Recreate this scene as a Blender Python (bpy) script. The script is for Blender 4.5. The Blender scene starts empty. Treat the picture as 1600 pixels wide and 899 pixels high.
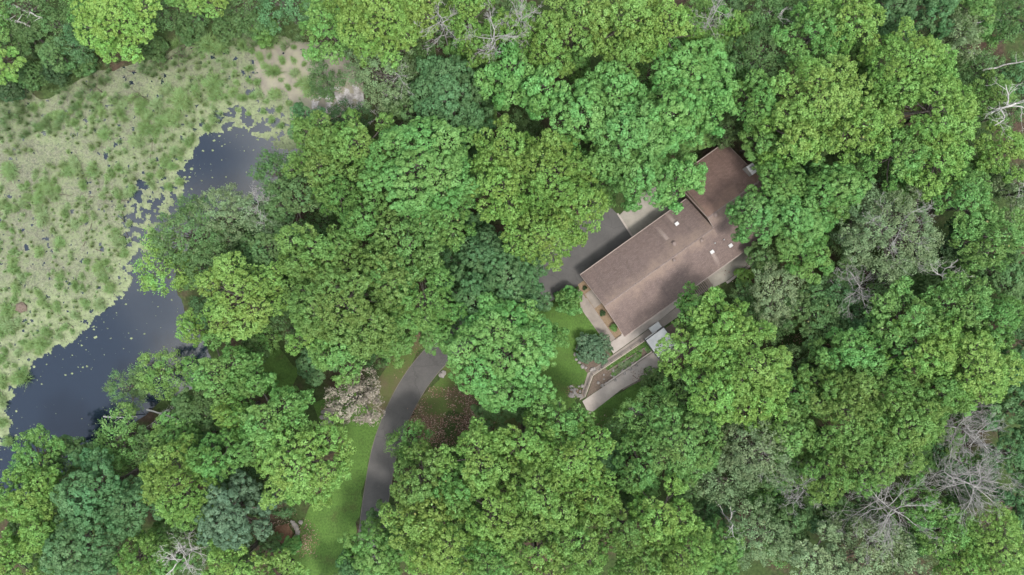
import bpy, math, random
import numpy as np

# ------------------------------------------------------------------ camera, world, sun, exposure
scene = bpy.context.scene
COL = scene.collection
CAM_H = 106.7
cam_data = bpy.data.cameras.new("camera")
cam_data.sensor_width = 36.0
cam_data.lens = 24.0
cam_data.clip_start = 1.0
cam_data.clip_end = 6000.0
cam = bpy.data.objects.new("camera", cam_data)
cam.location = (0, 0, CAM_H)
cam.rotation_euler = (0, 0, 0)
COL.objects.link(cam)
scene.camera = cam

SUN_EL, SUN_AZ = 64.0, 150.0      # compass-like: degrees clockwise from +Y
world = bpy.data.worlds.new("World")
scene.world = world
world.use_nodes = True
wn, wl = world.node_tree.nodes, world.node_tree.links
wn.clear()
w_out = wn.new("ShaderNodeOutputWorld")
w_bg = wn.new("ShaderNodeBackground")
w_sky = wn.new("ShaderNodeTexSky")
w_sky.sky_type = 'NISHITA'
w_sky.sun_disc = False
w_sky.sun_elevation = math.radians(SUN_EL)
w_sky.sun_rotation = math.radians(SUN_AZ)
w_sky.altitude = 200
w_tc = wn.new("ShaderNodeTexCoord")
w_no = wn.new("ShaderNodeTexNoise")
w_no.inputs["Scale"].default_value = 3.0
w_no.inputs["Detail"].default_value = 5
w_no.inputs["Roughness"].default_value = 0.5
w_ramp = wn.new("ShaderNodeValToRGB")
w_ramp.color_ramp.elements[0].position = 0.47
w_ramp.color_ramp.elements[0].color = (0.12, 0.12, 0.12, 1)
w_ramp.color_ramp.elements[1].position = 0.585
w_ramp.color_ramp.elements[1].color = (1, 1, 1, 1)
w_mix = wn.new("ShaderNodeMix")
w_mix.data_type = 'RGBA'
w_mix.inputs[7].default_value = (13.5, 13.5, 12.9, 1)     # cloud deck
w_bg.inputs["Strength"].default_value = 0.10
w_map = wn.new("ShaderNodeMapping")
w_map.inputs["Location"].default_value = (7.7, 8.1, 3.3)
wl.new(w_tc.outputs["Generated"], w_map.inputs["Vector"])
wl.new(w_map.outputs["Vector"], w_no.inputs["Vector"])
wl.new(w_no.outputs["Fac"], w_ramp.inputs["Fac"])
wl.new(w_ramp.outputs["Color"], w_mix.inputs[0])
wl.new(w_sky.outputs["Color"], w_mix.inputs[6])
wl.new(w_mix.outputs[2], w_bg.inputs["Color"])
wl.new(w_bg.outputs["Background"], w_out.inputs["Surface"])

sun_data = bpy.data.lights.new("sun", 'SUN')
sun_data.energy = 1.5
sun_data.angle = math.radians(11)
sun_data.color = (1.0, 0.96, 0.9)
sun = bpy.data.objects.new("sun", sun_data)
sun.rotation_euler = (math.radians(90 - SUN_EL), 0, math.radians(180 - SUN_AZ))
COL.objects.link(sun)

scene.render.engine = 'CYCLES'
scene.cycles.max_bounces = 6
scene.cycles.diffuse_bounces = 4
scene.cycles.glossy_bounces = 3
scene.cycles.transmission_bounces = 4
scene.cycles.use_adaptive_sampling = True
scene.cycles.adaptive_threshold = 0.02
scene.cycles.use_denoising = True
vs = scene.view_settings
vs.view_transform = 'Standard'
vs.look = 'None'
vs.gamma = 1.0
vs.use_curve_mapping = False
vs.exposure = 1.36

# ------------------------------------------------------------------ helpers
K = 0.0009375            # metres per photo pixel per metre of distance
def U(px, py, z=0.0):
    """photo position of something at height z -> the place it stands"""
    f = K * (CAM_H - z)
    return ((px - 800.0) * f, (449.5 - py) * f)

def tag(o, label=None, cat=None, group=None, kind=None):
    if label: o["label"] = label
    if cat: o["category"] = cat
    if group: o["group"] = group
    if kind: o["kind"] = kind
    return o

def empty(name, loc=(0, 0, 0), rz=0.0, parent=None):
    o = bpy.data.objects.new(name, None)
    o.empty_display_size = 0.5
    o.location = loc
    o.rotation_euler = (0, 0, rz)
    o.parent = parent
    COL.objects.link(o)
    return o

def link(name, me, parent=None, loc=None, rot=None, scale=None):
    o = bpy.data.objects.new(name, me)
    COL.objects.link(o)
    if parent is not None: o.parent = parent
    if loc is not None: o.location = loc
    if rot is not None: o.rotation_euler = rot
    if scale is not None: o.scale = scale
    return o

def np_mesh(name, verts, faces, mat, smooth=False, attrs=None):
    """faces: (n,3) or (n,4) int array"""
    verts = np.asarray(verts, dtype=np.float32)
    faces = np.asarray(faces, dtype=np.int32)
    me = bpy.data.meshes.new(name)
    n, k = faces.shape
    me.vertices.add(len(verts))
    me.vertices.foreach_set("co", verts.ravel())
    me.loops.add(n * k)
    me.loops.foreach_set("vertex_index", faces.ravel())
    me.polygons.add(n)
    me.polygons.foreach_set("loop_start", np.arange(0, n * k, k, dtype=np.int32))
    me.polygons.foreach_set("loop_total", np.full(n, k, dtype=np.int32))
    if smooth:
        me.polygons.foreach_set("use_smooth", np.ones(n, dtype=bool))
    if attrs:
        for an, vals in attrs.items():
            a = me.attributes.new(an, 'FLOAT', 'FACE')
            a.data.foreach_set("value", np.asarray(vals, dtype=np.float32))
    me.update(calc_edges=True)
    me.validate()
    if mat: me.materials.append(mat)
    return me

class MB:
    """collects shapes for one mesh"""
    def __init__(s): s.v, s.f = [], []
    def box(s, cx, cy, cz, sx, sy, sz, rz=0.0):
        b = len(s.v); c, n = math.cos(rz), math.sin(rz)
        for dz in (-.5, .5):
            for dx, dy in ((-.5, -.5), (.5, -.5), (.5, .5), (-.5, .5)):
                x, y = dx * sx, dy * sy
                s.v.append((cx + x * c - y * n, cy + x * n + y * c, cz + dz * sz))
        for q in ((3, 2, 1, 0), (4, 5, 6, 7), (0, 1, 5, 4), (1, 2, 6, 5), (2, 3, 7, 6), (3, 0, 4, 7)):
            s.f.append(tuple(b + i for i in q))
        return s
    def prism(s, pts, z0, z1):
        b, n = len(s.v), len(pts)
        for z in (z0, z1):
            for p in pts: s.v.append((p[0], p[1], z))
        s.f.append(tuple(b + n + i for i in range(n)))
        s.f.append(tuple(b + n - 1 - i for i in range(n)))
        for i in range(n):
            j = (i + 1) % n
            s.f.append((b + i, b + j, b + n + j, b + n + i))
        return s
    def poly(s, pts3):
        b = len(s.v); s.v += [tuple(p) for p in pts3]
        s.f.append(tuple(range(b, b + len(pts3)))); return s
    def slab(s, pts3, t):
        """a sheet of any slope given thickness t downwards"""
        b, n = len(s.v), len(pts3)
        s.v += [tuple(p) for p in pts3]
        s.v += [(p[0], p[1], p[2] - t) for p in pts3]
        s.f.append(tuple(range(b, b + n)))
        s.f.append(tuple(b + 2 * n - 1 - i for i in range(n)))
        for i in range(n):
            j = (i + 1) % n
            s.f.append((b + j, b + i, b + n + i, b + n + j))
        return s
    def cyl(s, cx, cy, z0, z1, r0, r1=None, n=12):
        r1 = r0 if r1 is None else r1
        b = len(s.v)
        for z, r in ((z0, r0), (z1, r1)):
            for i in range(n):
                a = 2 * math.pi * i / n
                s.v.append((cx + r * math.cos(a), cy + r * math.sin(a), z))
        s.f.append(tuple(b + n + i for i in range(n)))
        s.f.append(tuple(b + n - 1 - i for i in range(n)))
        for i in range(n):
            j = (i + 1) % n
            s.f.append((b + i, b + j, b + n + j, b + n + i))
        return s
    def bar(s, p, q, w, h):
        """a straight rail from p to q, w wide, top at the points, h deep"""
        dx, dy = q[0] - p[0], q[1] - p[1]
        L = math.hypot(dx, dy) or 1
        nx, ny = -dy / L * w / 2, dx / L * w / 2
        return s.slab([(p[0] - nx, p[1] - ny, p[2]), (q[0] - nx, q[1] - ny, q[2]),
                       (q[0] + nx, q[1] + ny, q[2]), (p[0] + nx, p[1] + ny, p[2])], h)
    def build(s, name, mat, parent=None, loc=None, rz=None):
        me = bpy.data.meshes.new(name)
        me.from_pydata(s.v, [], s.f)
        me.update()
        me.materials.append(mat)
        o = link(name, me, parent, loc)
        if rz is not None: o.rotation_euler = (0, 0, rz)
        return o

def tubes_mesh(name, segs, mat, sides=5):
    """segs: list of (p0, p1, r0, r1); all in one branch system"""
    s = np.array([[*a, *b, ra, rb] for a, b, ra, rb in segs], dtype=np.float64)
    p0, p1, r0, r1 = s[:, :3], s[:, 3:6], s[:, 6], s[:, 7]
    d = p1 - p0
    d /= np.linalg.norm(d, axis=1, keepdims=True) + 1e-9
    ref = np.where(np.abs(d[:, 2:3]) < 0.9, np.array([[0, 0, 1.0]]), np.array([[1.0, 0, 0]]))
    u = np.cross(d, ref); u /= np.linalg.norm(u, axis=1, keepdims=True) + 1e-9
    w = np.cross(d, u)
    a = np.arange(sides) * 2 * math.pi / sides
    ring = u[:, None, :] * np.cos(a)[None, :, None] + w[:, None, :] * np.sin(a)[None, :, None]
    va = p0[:, None, :] + ring * r0[:, None, None]
    vb = p1[:, None, :] + ring * r1[:, None, None]
    n = len(s)
    verts = np.concatenate([va, vb], axis=1).reshape(-1, 3)
    base = (np.arange(n) * 2 * sides)[:, None]
    i = np.arange(sides)[None, :]
    j = (np.arange(sides) + 1)[None, :] % sides
    f = np.stack([base + i, base + j, base + sides + j, base + sides + i], axis=2).reshape(-1, 4)
    return np_mesh(name, verts, f, mat, smooth=True)

def in_poly(px, py, poly):
    px, py = np.asarray(px, float), np.asarray(py, float)
    inside = np.zeros(px.shape, bool)
    n = len(poly)
    for i in range(n):
        x0, y0 = poly[i]; x1, y1 = poly[(i + 1) % n]
        c = ((y0 > py) != (y1 > py)) & (px < (x1 - x0) * (py - y0) / ((y1 - y0) if y1 != y0 else 1e-9) + x0)
        inside ^= c
    return inside

def poly_dist(px, py, poly):
    """distance to the outline, positive inside"""
    px, py = np.asarray(px, float), np.asarray(py, float)
    best = np.full(px.shape, 1e9)
    n = len(poly)
    for i in range(n):
        x0, y0 = poly[i]; x1, y1 = poly[(i + 1) % n]
        dx, dy = x1 - x0, y1 - y0
        t = np.clip(((px - x0) * dx + (py - y0) * dy) / (dx * dx + dy * dy + 1e-9), 0, 1)
        best = np.minimum(best, np.hypot(px - x0 - t * dx, py - y0 - t * dy))
    return np.where(in_poly(px, py, poly), best, -best)

def vnoise(x, y, scale, seed, octaves=3):
    """value noise for laying things out"""
    r = np.random.RandomState(seed)
    tab = r.rand(256, 256)
    out, amp, tot = 0, 1.0, 0
    for o in range(octaves):
        X, Y = np.asarray(x) / scale * 2 ** o + 37.3 * o, np.asarray(y) / scale * 2 ** o + 11.1 * o
        xi, yi = np.floor(X).astype(int), np.floor(Y).astype(int)
        fx, fy = X - xi, Y - yi
        fx, fy = fx * fx * (3 - 2 * fx), fy * fy * (3 - 2 * fy)
        g = lambda i, j: tab[i % 256, j % 256]
        v = (g(xi, yi) * (1 - fx) + g(xi + 1, yi) * fx) * (1 - fy) + (g(xi, yi + 1) * (1 - fx) + g(xi + 1, yi + 1) * fx) * fy
        out = out + amp * v; tot += amp; amp *= 0.55
    return out / tot

# ------------------------------------------------------------------ materials
class Mat:
    def __init__(s, name, rough=0.8, spec=0.3):
        s.m = bpy.data.materials.new(name); s.m.use_nodes = True
        s.n, s.l = s.m.node_tree.nodes, s.m.node_tree.links
        s.b = s.n["Principled BSDF"]
        s.b.inputs["Roughness"].default_value = rough
        s.b.inputs["Specular IOR Level"].default_value = spec
        s._co = None
    def co(s, which="Object"):
        t = s.n.new("ShaderNodeTexCoord"); return t.outputs[which]
    def wpos(s):
        g = s.n.new("ShaderNodeNewGeometry"); return g.outputs["Position"]
    def noise(s, vec, scale, detail=4, rough=0.55, out="Fac"):
        t = s.n.new("ShaderNodeTexNoise")
        t.inputs["Scale"].default_value = scale
        t.inputs["Detail"].default_value = detail
        t.inputs["Roughness"].default_value = rough
        s.l.new(vec, t.inputs["Vector"]); return t.outputs[out]
    def voro(s, vec, scale, out="Distance", feature='F1'):
        t = s.n.new("ShaderNodeTexVoronoi"); t.feature = feature
        t.inputs["Scale"].default_value = scale
        s.l.new(vec, t.inputs["Vector"]); return t.outputs[out]
    def ramp(s, fac, stops):
        r = s.n.new("ShaderNodeValToRGB")
        e = r.color_ramp.elements
        while len(e) < len(stops): e.new(0.5)
        for i, (p, c) in enumerate(stops):
            e[i].position = p
            e[i].color = (c, c, c, 1) if isinstance(c, (int, float)) else (*c, 1)
        s.l.new(fac, r.inputs["Fac"]); return r.outputs["Color"]
    def mix(s, fac, a, b, mode='MIX'):
        m = s.n.new("ShaderNodeMix"); m.data_type = 'RGBA'; m.blend_type = mode
        for idx, v in ((0, fac), (6, a), (7, b)):
            if isinstance(v, (int, float)): m.inputs[idx].default_value = v
            elif isinstance(v, tuple): m.inputs[idx].default_value = (*v, 1)
            else: s.l.new(v, m.inputs[idx])
        return m.outputs[2]
    def math(s, op, a, b=None, c=None):
        m = s.n.new("ShaderNodeMath"); m.operation = op
        for i, v in enumerate((a, b, c)):
            if v is None: continue
            if isinstance(v, (int, float)): m.inputs[i].default_value = v
            else: s.l.new(v, m.inputs[i])
        return m.outputs[0]
    def sep(s, vec):
        x = s.n.new("ShaderNodeSeparateXYZ"); s.l.new(vec, x.inputs[0]); return x.outputs
    def attr(s, name):
        a = s.n.new("ShaderNodeAttribute"); a.attribute_name = name; return a.outputs["Fac"]
    def color(s, c):
        if isinstance(c, tuple): s.b.inputs["Base Color"].default_value = (*c, 1)
        else: s.l.new(c, s.b.inputs["Base Color"])
        return s
    def bump(s, h, strength=0.4, dist=0.05):
        b = s.n.new("ShaderNodeBump")
        b.inputs["Strength"].default_value = strength
        b.inputs["Distance"].default_value = dist
        s.l.new(h, b.inputs["Height"]); s.l.new(b.outputs[0], s.b.inputs["Normal"]); return s

def leaf_material(name, transl=0.27, rough=0.55, spec=0.25, brown=True):
    M = Mat(name, rough, spec)
    oi = M.n.new("ShaderNodeObjectInfo")
    t = M.attr("tint")
    hs = M.n.new("ShaderNodeHueSaturation")
    M.l.new(oi.outputs["Color"], hs.inputs["Color"])
    M.l.new(M.math('MULTIPLY_ADD', M.attr("hue"), 0.052, 0.474), hs.inputs["Hue"])
    M.l.new(M.math('MULTIPLY_ADD', t, -0.16, 0.99), hs.inputs["Saturation"])
    M.l.new(M.math('MULTIPLY_ADD', t, 0.95, 0.50), hs.inputs["Value"])
    c = hs.outputs["Color"]
    if brown:     # a few leaf tufts have turned
        g = M.ramp(t, [(0.985, 0.0), (0.995, 0.55)])
        c = M.mix(g, c, (0.25, 0.16, 0.06))
    M.color(c)
    tr = M.n.new("ShaderNodeBsdfTranslucent")
    M.l.new(c, tr.inputs["Color"])
    mx = M.n.new("ShaderNodeMixShader")
    mx.inputs[0].default_value = transl
    M.l.new(M.b.outputs[0], mx.inputs[1]); M.l.new(tr.outputs[0], mx.inputs[2])
    M.l.new(mx.outputs[0], M.n["Material Output"].inputs["Surface"])
    return M.m

LEAF = leaf_material("leaves")
GRASSY = leaf_material("grass_blades", transl=0.25, brown=False)

def bark_material(name, a, b):
    M = Mat(name, 0.9, 0.2)
    p = M.co()
    n = M.noise(p, 3.0, 6)
    M.color(M.ramp(n, [(0.3, a), (0.7, b)]))
    M.bump(M.noise(p, 14.0, 4), 0.5, 0.03)
    return M.m
BARK = bark_material("bark", (0.050, 0.043, 0.035), (0.135, 0.120, 0.103))
BARK_DEAD = bark_material("dead_wood", (0.17, 0.160, 0.152), (0.37, 0.355, 0.338))
BARK_WHITE = bark_material("bleached_wood", (0.30, 0.285, 0.265), (0.52, 0.50, 0.475))
BARK_DARK = bark_material("wet_wood", (0.05, 0.04, 0.03), (0.11, 0.09, 0.07))

M = Mat("forest_floor", 0.95, 0.1)
p = M.wpos()
n1 = M.noise(p, 0.12, 5); n2 = M.noise(p, 2.2, 6, 0.7); n3 = M.voro(p, 6.0, "Color")
lit = M.ramp(n2, [(0.3, (0.030, 0.023, 0.016)), (0.55, (0.066, 0.047, 0.033)), (0.75, (0.115, 0.082, 0.060))])
grn = M.ramp(n2, [(0.3, (0.020, 0.034, 0.012)), (0.7, (0.062, 0.092, 0.030))])
M.color(M.mix(M.ramp(n1, [(0.40, 0.0), (0.52, 1.0)]), lit, grn))
M.bump(n2, 0.8, 0.1)
FLOOR = M.m

M = Mat("lawn_grass", 0.9, 0.15)
p = M.wpos()
n1 = M.noise(p, 0.30, 6, 0.65); n2 = M.noise(p, 3.2, 8, 0.8); n3 = M.noise(p, 0.9, 6, 0.7)
c = M.ramp(n1, [(0.30, (0.070, 0.095, 0.028)), (0.44, (0.068, 0.130, 0.028)), (0.70, (0.085, 0.168, 0.034))])
c = M.mix(M.ramp(n2, [(0.40, 0.75), (0.52, 0.0)]), c, (0.042, 0.068, 0.020))
c = M.mix(M.ramp(n2, [(0.54, 0.0), (0.66, 0.6)]), c, (0.135, 0.205, 0.055))
c = M.mix(M.ramp(n3, [(0.62, 0.0), (0.75, 0.45)]), c, (0.095, 0.078, 0.045))
M.color(c); M.bump(n2, 0.9, 0.08)
LAWN = M.m
M = Mat("rough_grass", 0.92, 0.12)
p = M.wpos()
n1 = M.noise(p, 0.22, 5, 0.6); n2 = M.noise(p, 4.0, 6, 0.75)
c = M.ramp(n1, [(0.36, (0.11, 0.085, 0.055)), (0.5, (0.085, 0.10, 0.035)), (0.66, (0.075, 0.125, 0.03))])
c = M.mix(M.ramp(n2, [(0.4, 0.0), (0.7, 0.55)]), c, (0.05, 0.065, 0.025))
M.color(c); M.bump(n2, 0.7, 0.06)
ROUGH = M.m

M = Mat("asphalt", 0.9, 0.25)
p = M.wpos()
n1 = M.noise(p, 0.3, 6, 0.65); n2 = M.noise(p, 24.0, 4); n3 = M.noise(p, 1.6, 6, 0.7)
c = M.ramp(n1, [(0.3, (0.062, 0.060, 0.058)), (0.7, (0.096, 0.092, 0.088))])
c = M.mix(M.ramp(n2, [(0.4, 0.0), (0.7, 0.35)]), c, (0.135, 0.125, 0.122))
c = M.mix(M.ramp(n3, [(0.56, 0.0), (0.72, 0.45)]), c, (0.125, 0.112, 0.102))
crk = M.ramp(M.voro(M.mix(1.0, p, M.noise(p, 0.7, 4, 0.6, "Color"), 'ADD'), 0.16, "Distance", 'DISTANCE_TO_EDGE'), [(0.0, 0.30), (0.010, 0.0)])
c = M.mix(crk, c, (0.03, 0.028, 0.028))
M.color(c); M.bump(n2, 0.3, 0.01)
ASPHALT = M.m

def concrete(name, a, b, stain=(0.16, 0.15, 0.12)):
    M = Mat(name, 0.88, 0.25)
    p = M.wpos()
    n1 = M.noise(p, 0.5, 6, 0.65); n2 = M.noise(p, 12.0, 4)
    c = M.ramp(n1, [(0.3, a), (0.7, b)])
    c = M.mix(M.ramp(n2, [(0.45, 0.0), (0.75, 0.35)]), c, stain)
    M.color(c); M.bump(n2, 0.25, 0.01)
    return M.m
CONCRETE = concrete("weathered_concrete", (0.19, 0.163, 0.140), (0.305, 0.262, 0.228), (0.125, 0.110, 0.092))
CONCRETE_GREY = concrete("grey_concrete", (0.19, 0.175, 0.148), (0.31, 0.285, 0.245), (0.13, 0.12, 0.10))
CONCRETE_PALE = concrete("pale_concrete", (0.28, 0.245, 0.220), (0.40, 0.355, 0.320), (0.22, 0.19, 0.17))
STONE = concrete("field_stone", (0.165, 0.145, 0.132), (0.343, 0.317, 0.297))

STREAKS = [(16.08, 3.85, 1.0), (13.6, 2.5, 1.0), (17.95, -3.05, -1.0)]
def shingles(name):
    M = Mat(name, 0.92, 0.2)
    p = M.co()
    x, y, z = M.sep(p)
    br = M.n.new("ShaderNodeTexBrick")
    br.inputs["Scale"].default_value = 1.0
    br.inputs["Brick Width"].default_value = 0.42
    br.inputs["Row Height"].default_value = 0.20
    br.inputs["Mortar Size"].default_value = 0.012
    br.inputs["Color1"].default_value = (0.118, 0.087, 0.078, 1)
    br.inputs["Color2"].default_value = (0.165, 0.124, 0.112, 1)
    br.inputs["Mortar"].default_value = (0.075, 0.058, 0.054, 1)
    M.l.new(p, br.inputs["Vector"])
    n1 = M.noise(p, 0.22, 5, 0.6); n2 = M.noise(p, 7.0, 4, 0.7)
    c = M.mix(M.ramp(n1, [(0.35, 0.0), (0.7, 0.45)]), br.outputs["Color"], (0.165, 0.122, 0.109))
    c = M.mix(M.ramp(n2, [(0.45, 0.0), (0.8, 0.5)]), c, (0.205, 0.152, 0.125))
    sv = M.n.new("ShaderNodeMapping"); sv.inputs["Scale"].default_value = (1.4, 0.16, 0.16); M.l.new(p, sv.inputs["Vector"])
    c = M.mix(M.ramp(M.noise(sv.outputs[0], 1.0, 5, 0.65), [(0.50, 0.0), (0.72, 0.5)]), c, (0.085, 0.068, 0.062))   # runoff streaks
    c = M.mix(M.ramp(M.noise(p, 0.8, 6, 0.75), [(0.62, 0.0), (0.74, 0.4)]), c, (0.095, 0.092, 0.062))               # moss
    # granules worn paler along the ridge, with an uneven edge
    ay = M.math('ABSOLUTE', M.math('SUBTRACT', y, M.attr("ridge_y")))
    e = M.math('MULTIPLY_ADD', M.noise(p, 0.35, 4), 3.2, -0.6)
    k = M.math('SUBTRACT', e, M.math('MULTIPLY', ay, 0.52))
    c = M.mix(M.ramp(k, [(0.0, 0.0), (1.0, 0.62)]), c, (0.240, 0.178, 0.142))
    # pale streaks washed down below the metal vents
    for vx, vy, sg in STREAKS:
        dx = M.math('ABSOLUTE', M.math('SUBTRACT', x, vx))
        dy = M.math('MULTIPLY', M.math('SUBTRACT', y, vy), sg)
        m = M.math('MULTIPLY', M.ramp(dx, [(0.10, 1.0), (0.42, 0.0)]), M.math('MULTIPLY', M.ramp(dy, [(0.0, 0.0), (0.10, 1.0)]), M.ramp(M.math('MULTIPLY', dy, 0.35), [(0.2, 0.6), (0.95, 0.0)])))
        c = M.mix(m, c, (0.33, 0.27, 0.24))
    c = M.mix(M.ramp(M.noise(p, 16.0, 2, 0.8), [(0.38, 0.55), (0.5, 0.0)]), c, (0.065, 0.05, 0.047))
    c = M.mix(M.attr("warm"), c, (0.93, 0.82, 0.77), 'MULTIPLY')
    M.color(c)
    M.bump(br.outputs["Fac"], -0.5, 0.02)
    return M.m
SHINGLE = shingles("asphalt_shingles")

def plain(name, c, rough=0.6, spec=0.4, metal=0.0, var=0.15, scale=4.0):
    M = Mat(name, rough, spec)
    n = M.noise(M.wpos(), scale, 5)
    M.color(M.ramp(n, [(0.3, tuple(v * (1 - var) for v in c)), (0.7, tuple(v * (1 + var) for v in c))]))
    M.b.inputs["Metallic"].default_value = metal
    return M.m
SIDING = plain("brown_siding", (0.106, 0.076, 0.056), 0.8)
TRIM = plain("tan_trim", (0.238, 0.191, 0.165), 0.6)
WHITE = plain("white_paint", (0.42, 0.41, 0.40), 0.5, var=0.06)
VENTDARK = plain("dark_vent_metal", (0.14, 0.10, 0.085), 0.5, 0.5)
BLACK = plain("black_fascia", (0.022, 0.022, 0.025), 0.5, 0.5)
MEMBRANE = plain("white_roof_membrane", (0.48, 0.48, 0.47), 0.7, var=0.12, scale=1.2)
M = Mat("painted_water_glint", 0.8, 0.3)  # pale colour stands in for bright sky glinting off the water
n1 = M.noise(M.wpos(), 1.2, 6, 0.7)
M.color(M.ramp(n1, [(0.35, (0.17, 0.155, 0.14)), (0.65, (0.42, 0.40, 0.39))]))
GLINT = M.m
GALV = plain("galvanised_metal", (0.277, 0.277, 0.271), 0.45, 0.5, 0.5)
TIMBER = plain("weathered_timber", (0.158, 0.129, 0.109), 0.85, var=0.25)
TIMBER_PALE = plain("pale_timber_cap", (0.290, 0.251, 0.211), 0.8, var=0.2)
MULCH = None
M = Mat("wood_chip_mulch", 0.95, 0.1)
p = M.wpos()
n2 = M.noise(p, 6.0, 6, 0.75); v = M.voro(p, 9.0, "Color")
c = M.ramp(n2, [(0.3, (0.145, 0.099, 0.059)), (0.6, (0.251, 0.185, 0.125)), (0.8, (0.304, 0.238, 0.178))])
M.color(c); M.bump(n2, 0.8, 0.05)
MULCH = M.m
M = Mat("bed_soil", 0.95, 0.1)
p = M.wpos()
n2 = M.noise(p, 5.0, 6, 0.8)
M.color(M.ramp(n2, [(0.3, (0.075, 0.055, 0.043)), (0.6, (0.16, 0.125, 0.10)), (0.8, (0.27, 0.23, 0.20))]))
M.bump(n2, 0.8, 0.08)
SOIL = M.m
M = Mat("window_glass", 0.08, 0.5); M.color((0.03, 0.035, 0.04)); GLASS = M.m

M = Mat("pond_water", 0.09, 0.5)
M.color((0.008, 0.014, 0.024))
M.b.inputs["IOR"].default_value = 1.72
M.bump(M.noise(M.wpos(), 0.8, 3), 0.02, 0.05)
WATER = M.m

M = Mat("duckweed_mat", 0.9, 0.15)
p = M.wpos()
n1 = M.noise(p, 0.11, 5, 0.6); n2 = M.noise(p, 1.1, 7, 0.75); n3 = M.noise(p, 4.5, 5, 0.75); n4 = M.noise(p, 0.45, 4, 0.6)
weed = M.ramp(n2, [(0.32, (0.105, 0.135, 0.068)), (0.5, (0.185, 0.222, 0.115)), (0.68, (0.255, 0.285, 0.165))])
debris = M.ramp(n3, [(0.36, (0.055, 0.055, 0.042)), (0.52, (0.135, 0.133, 0.098)), (0.70, (0.225, 0.225, 0.168))])
dm = M.ramp(M.math('ADD', M.math('MULTIPLY', n1, 0.55), M.math('MULTIPLY', n2, 0.75)), [(0.56, 0.10), (0.74, 0.85)])
c = M.mix(M.math('MULTIPLY', dm, M.math('SUBTRACT', 1.0, M.math('MULTIPLY', M.attr("fresh"), 0.85))), weed, debris)
# a net of dead stems and wet seams lying in the mat
seam = M.math('MULTIPLY', M.ramp(M.voro(M.mix(1.0, p, M.mix(1.0, M.noise(p, 0.9, 4, 0.65, "Color"), (2.2, 2.2, 2.2), 'MULTIPLY'), 'ADD'), 0.55, "Distance", 'DISTANCE_TO_EDGE'), [(0.0, 0.75), (0.045, 0.0)]), M.ramp(n4, [(0.46, 0.0), (0.62, 0.8)]))
c = M.mix(seam, c, (0.045, 0.042, 0.038))
c = M.mix(M.ramp(M.noise(p, 2.6, 8, 0.85), [(0.40, 0.85), (0.49, 0.0)]), c, (0.055, 0.055, 0.05))
M.color(c); M.bump(n3, 0.5, 0.05)
WEED = M.m
M = Mat("grey_mud_film", 0.85, 0.25)
p = M.wpos()
n1 = M.noise(p, 0.35, 6, 0.65)
M.color(M.ramp(n1, [(0.35, (0.158, 0.142, 0.115)), (0.55, (0.218, 0.205, 0.152)), (0.72, (0.238, 0.238, 0.145))]))
MUD = M.m
# ------------------------------------------------------------------ ground, pond, marsh
WATER_Z = -0.30
WET = [(-420, 90), (20, 95), (70, 150), (150, 100), (250, 80), (300, 50), (420, 35), (500, 60), (575, 100), (580, 175), (500, 205),
       (470, 260), (420, 325), (330, 360), (285, 420), (300, 480), (345, 550), (330, 600), (250, 640), (170, 705), (110, 745), (40, 800), (-420, 840)]
OPEN = [(-420, 800), (-30, 745), (-8, 700), (10, 655), (22, 600), (48, 572), (75, 552), (100, 540), (130, 512), (165, 490), (190, 462), (210, 432),
        (238, 405), (262, 364), (279, 326), (287, 300), (286, 262), (298, 238), (322, 213), (362, 206), (400, 214), (436, 226), (490, 230),
        (480, 270), (430, 330), (340, 370), (295, 420), (310, 480), (355, 550), (340, 610), (255, 650), (180, 715), (115, 755), (40, 810), (-420, 850)]
MUDP = [(380, 78), (440, 62), (500, 66), (560, 100), (575, 165), (520, 190), (470, 185), (440, 150), (405, 118)]
P2M = lambda poly: [U(x, y, WATER_Z) for x, y in poly]
WET_M, OPEN_M, MUD_M = P2M(WET), P2M(OPEN), P2M(MUDP)

def ground_mesh():
    xs = np.concatenate([[-2500, -900, -400, -200, -140], np.arange(-110, 110.1, 1.25), [140, 200, 400, 900, 2500]])
    ys = np.concatenate([[-2500, -900, -300, -120, -90], np.arange(-75, 75.1, 1.25), [90, 120, 300, 900, 2500]])
    X, Y = np.meshgrid(xs, ys)
    d = poly_dist(X, Y, WET_M) + (vnoise(X, Y, 4.0, 3) - 0.5) * 2.0
    t = np.clip(d / 3.5, 0, 1)
    Z = -1.1 * t * t * (3 - 2 * t)
    verts = np.stack([X, Y, Z], -1).reshape(-1, 3)
    nx, ny = len(xs), len(ys)
    i, j = np.meshgrid(np.arange(nx - 1), np.arange(ny - 1))
    a = (j * nx + i).ravel()
    return np_mesh("ground", verts, np.stack([a, a + 1, a + nx + 1, a + nx], 1), FLOOR, smooth=True)
tag(link("ground", ground_mesh()), kind="structure")

tag(MB().poly([(-135, -60, WATER_Z), (-15, -60, WATER_Z), (-15, 60, WATER_Z), (-135, 60, WATER_Z)]).build("pond_water", WATER), kind="structure")

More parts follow.
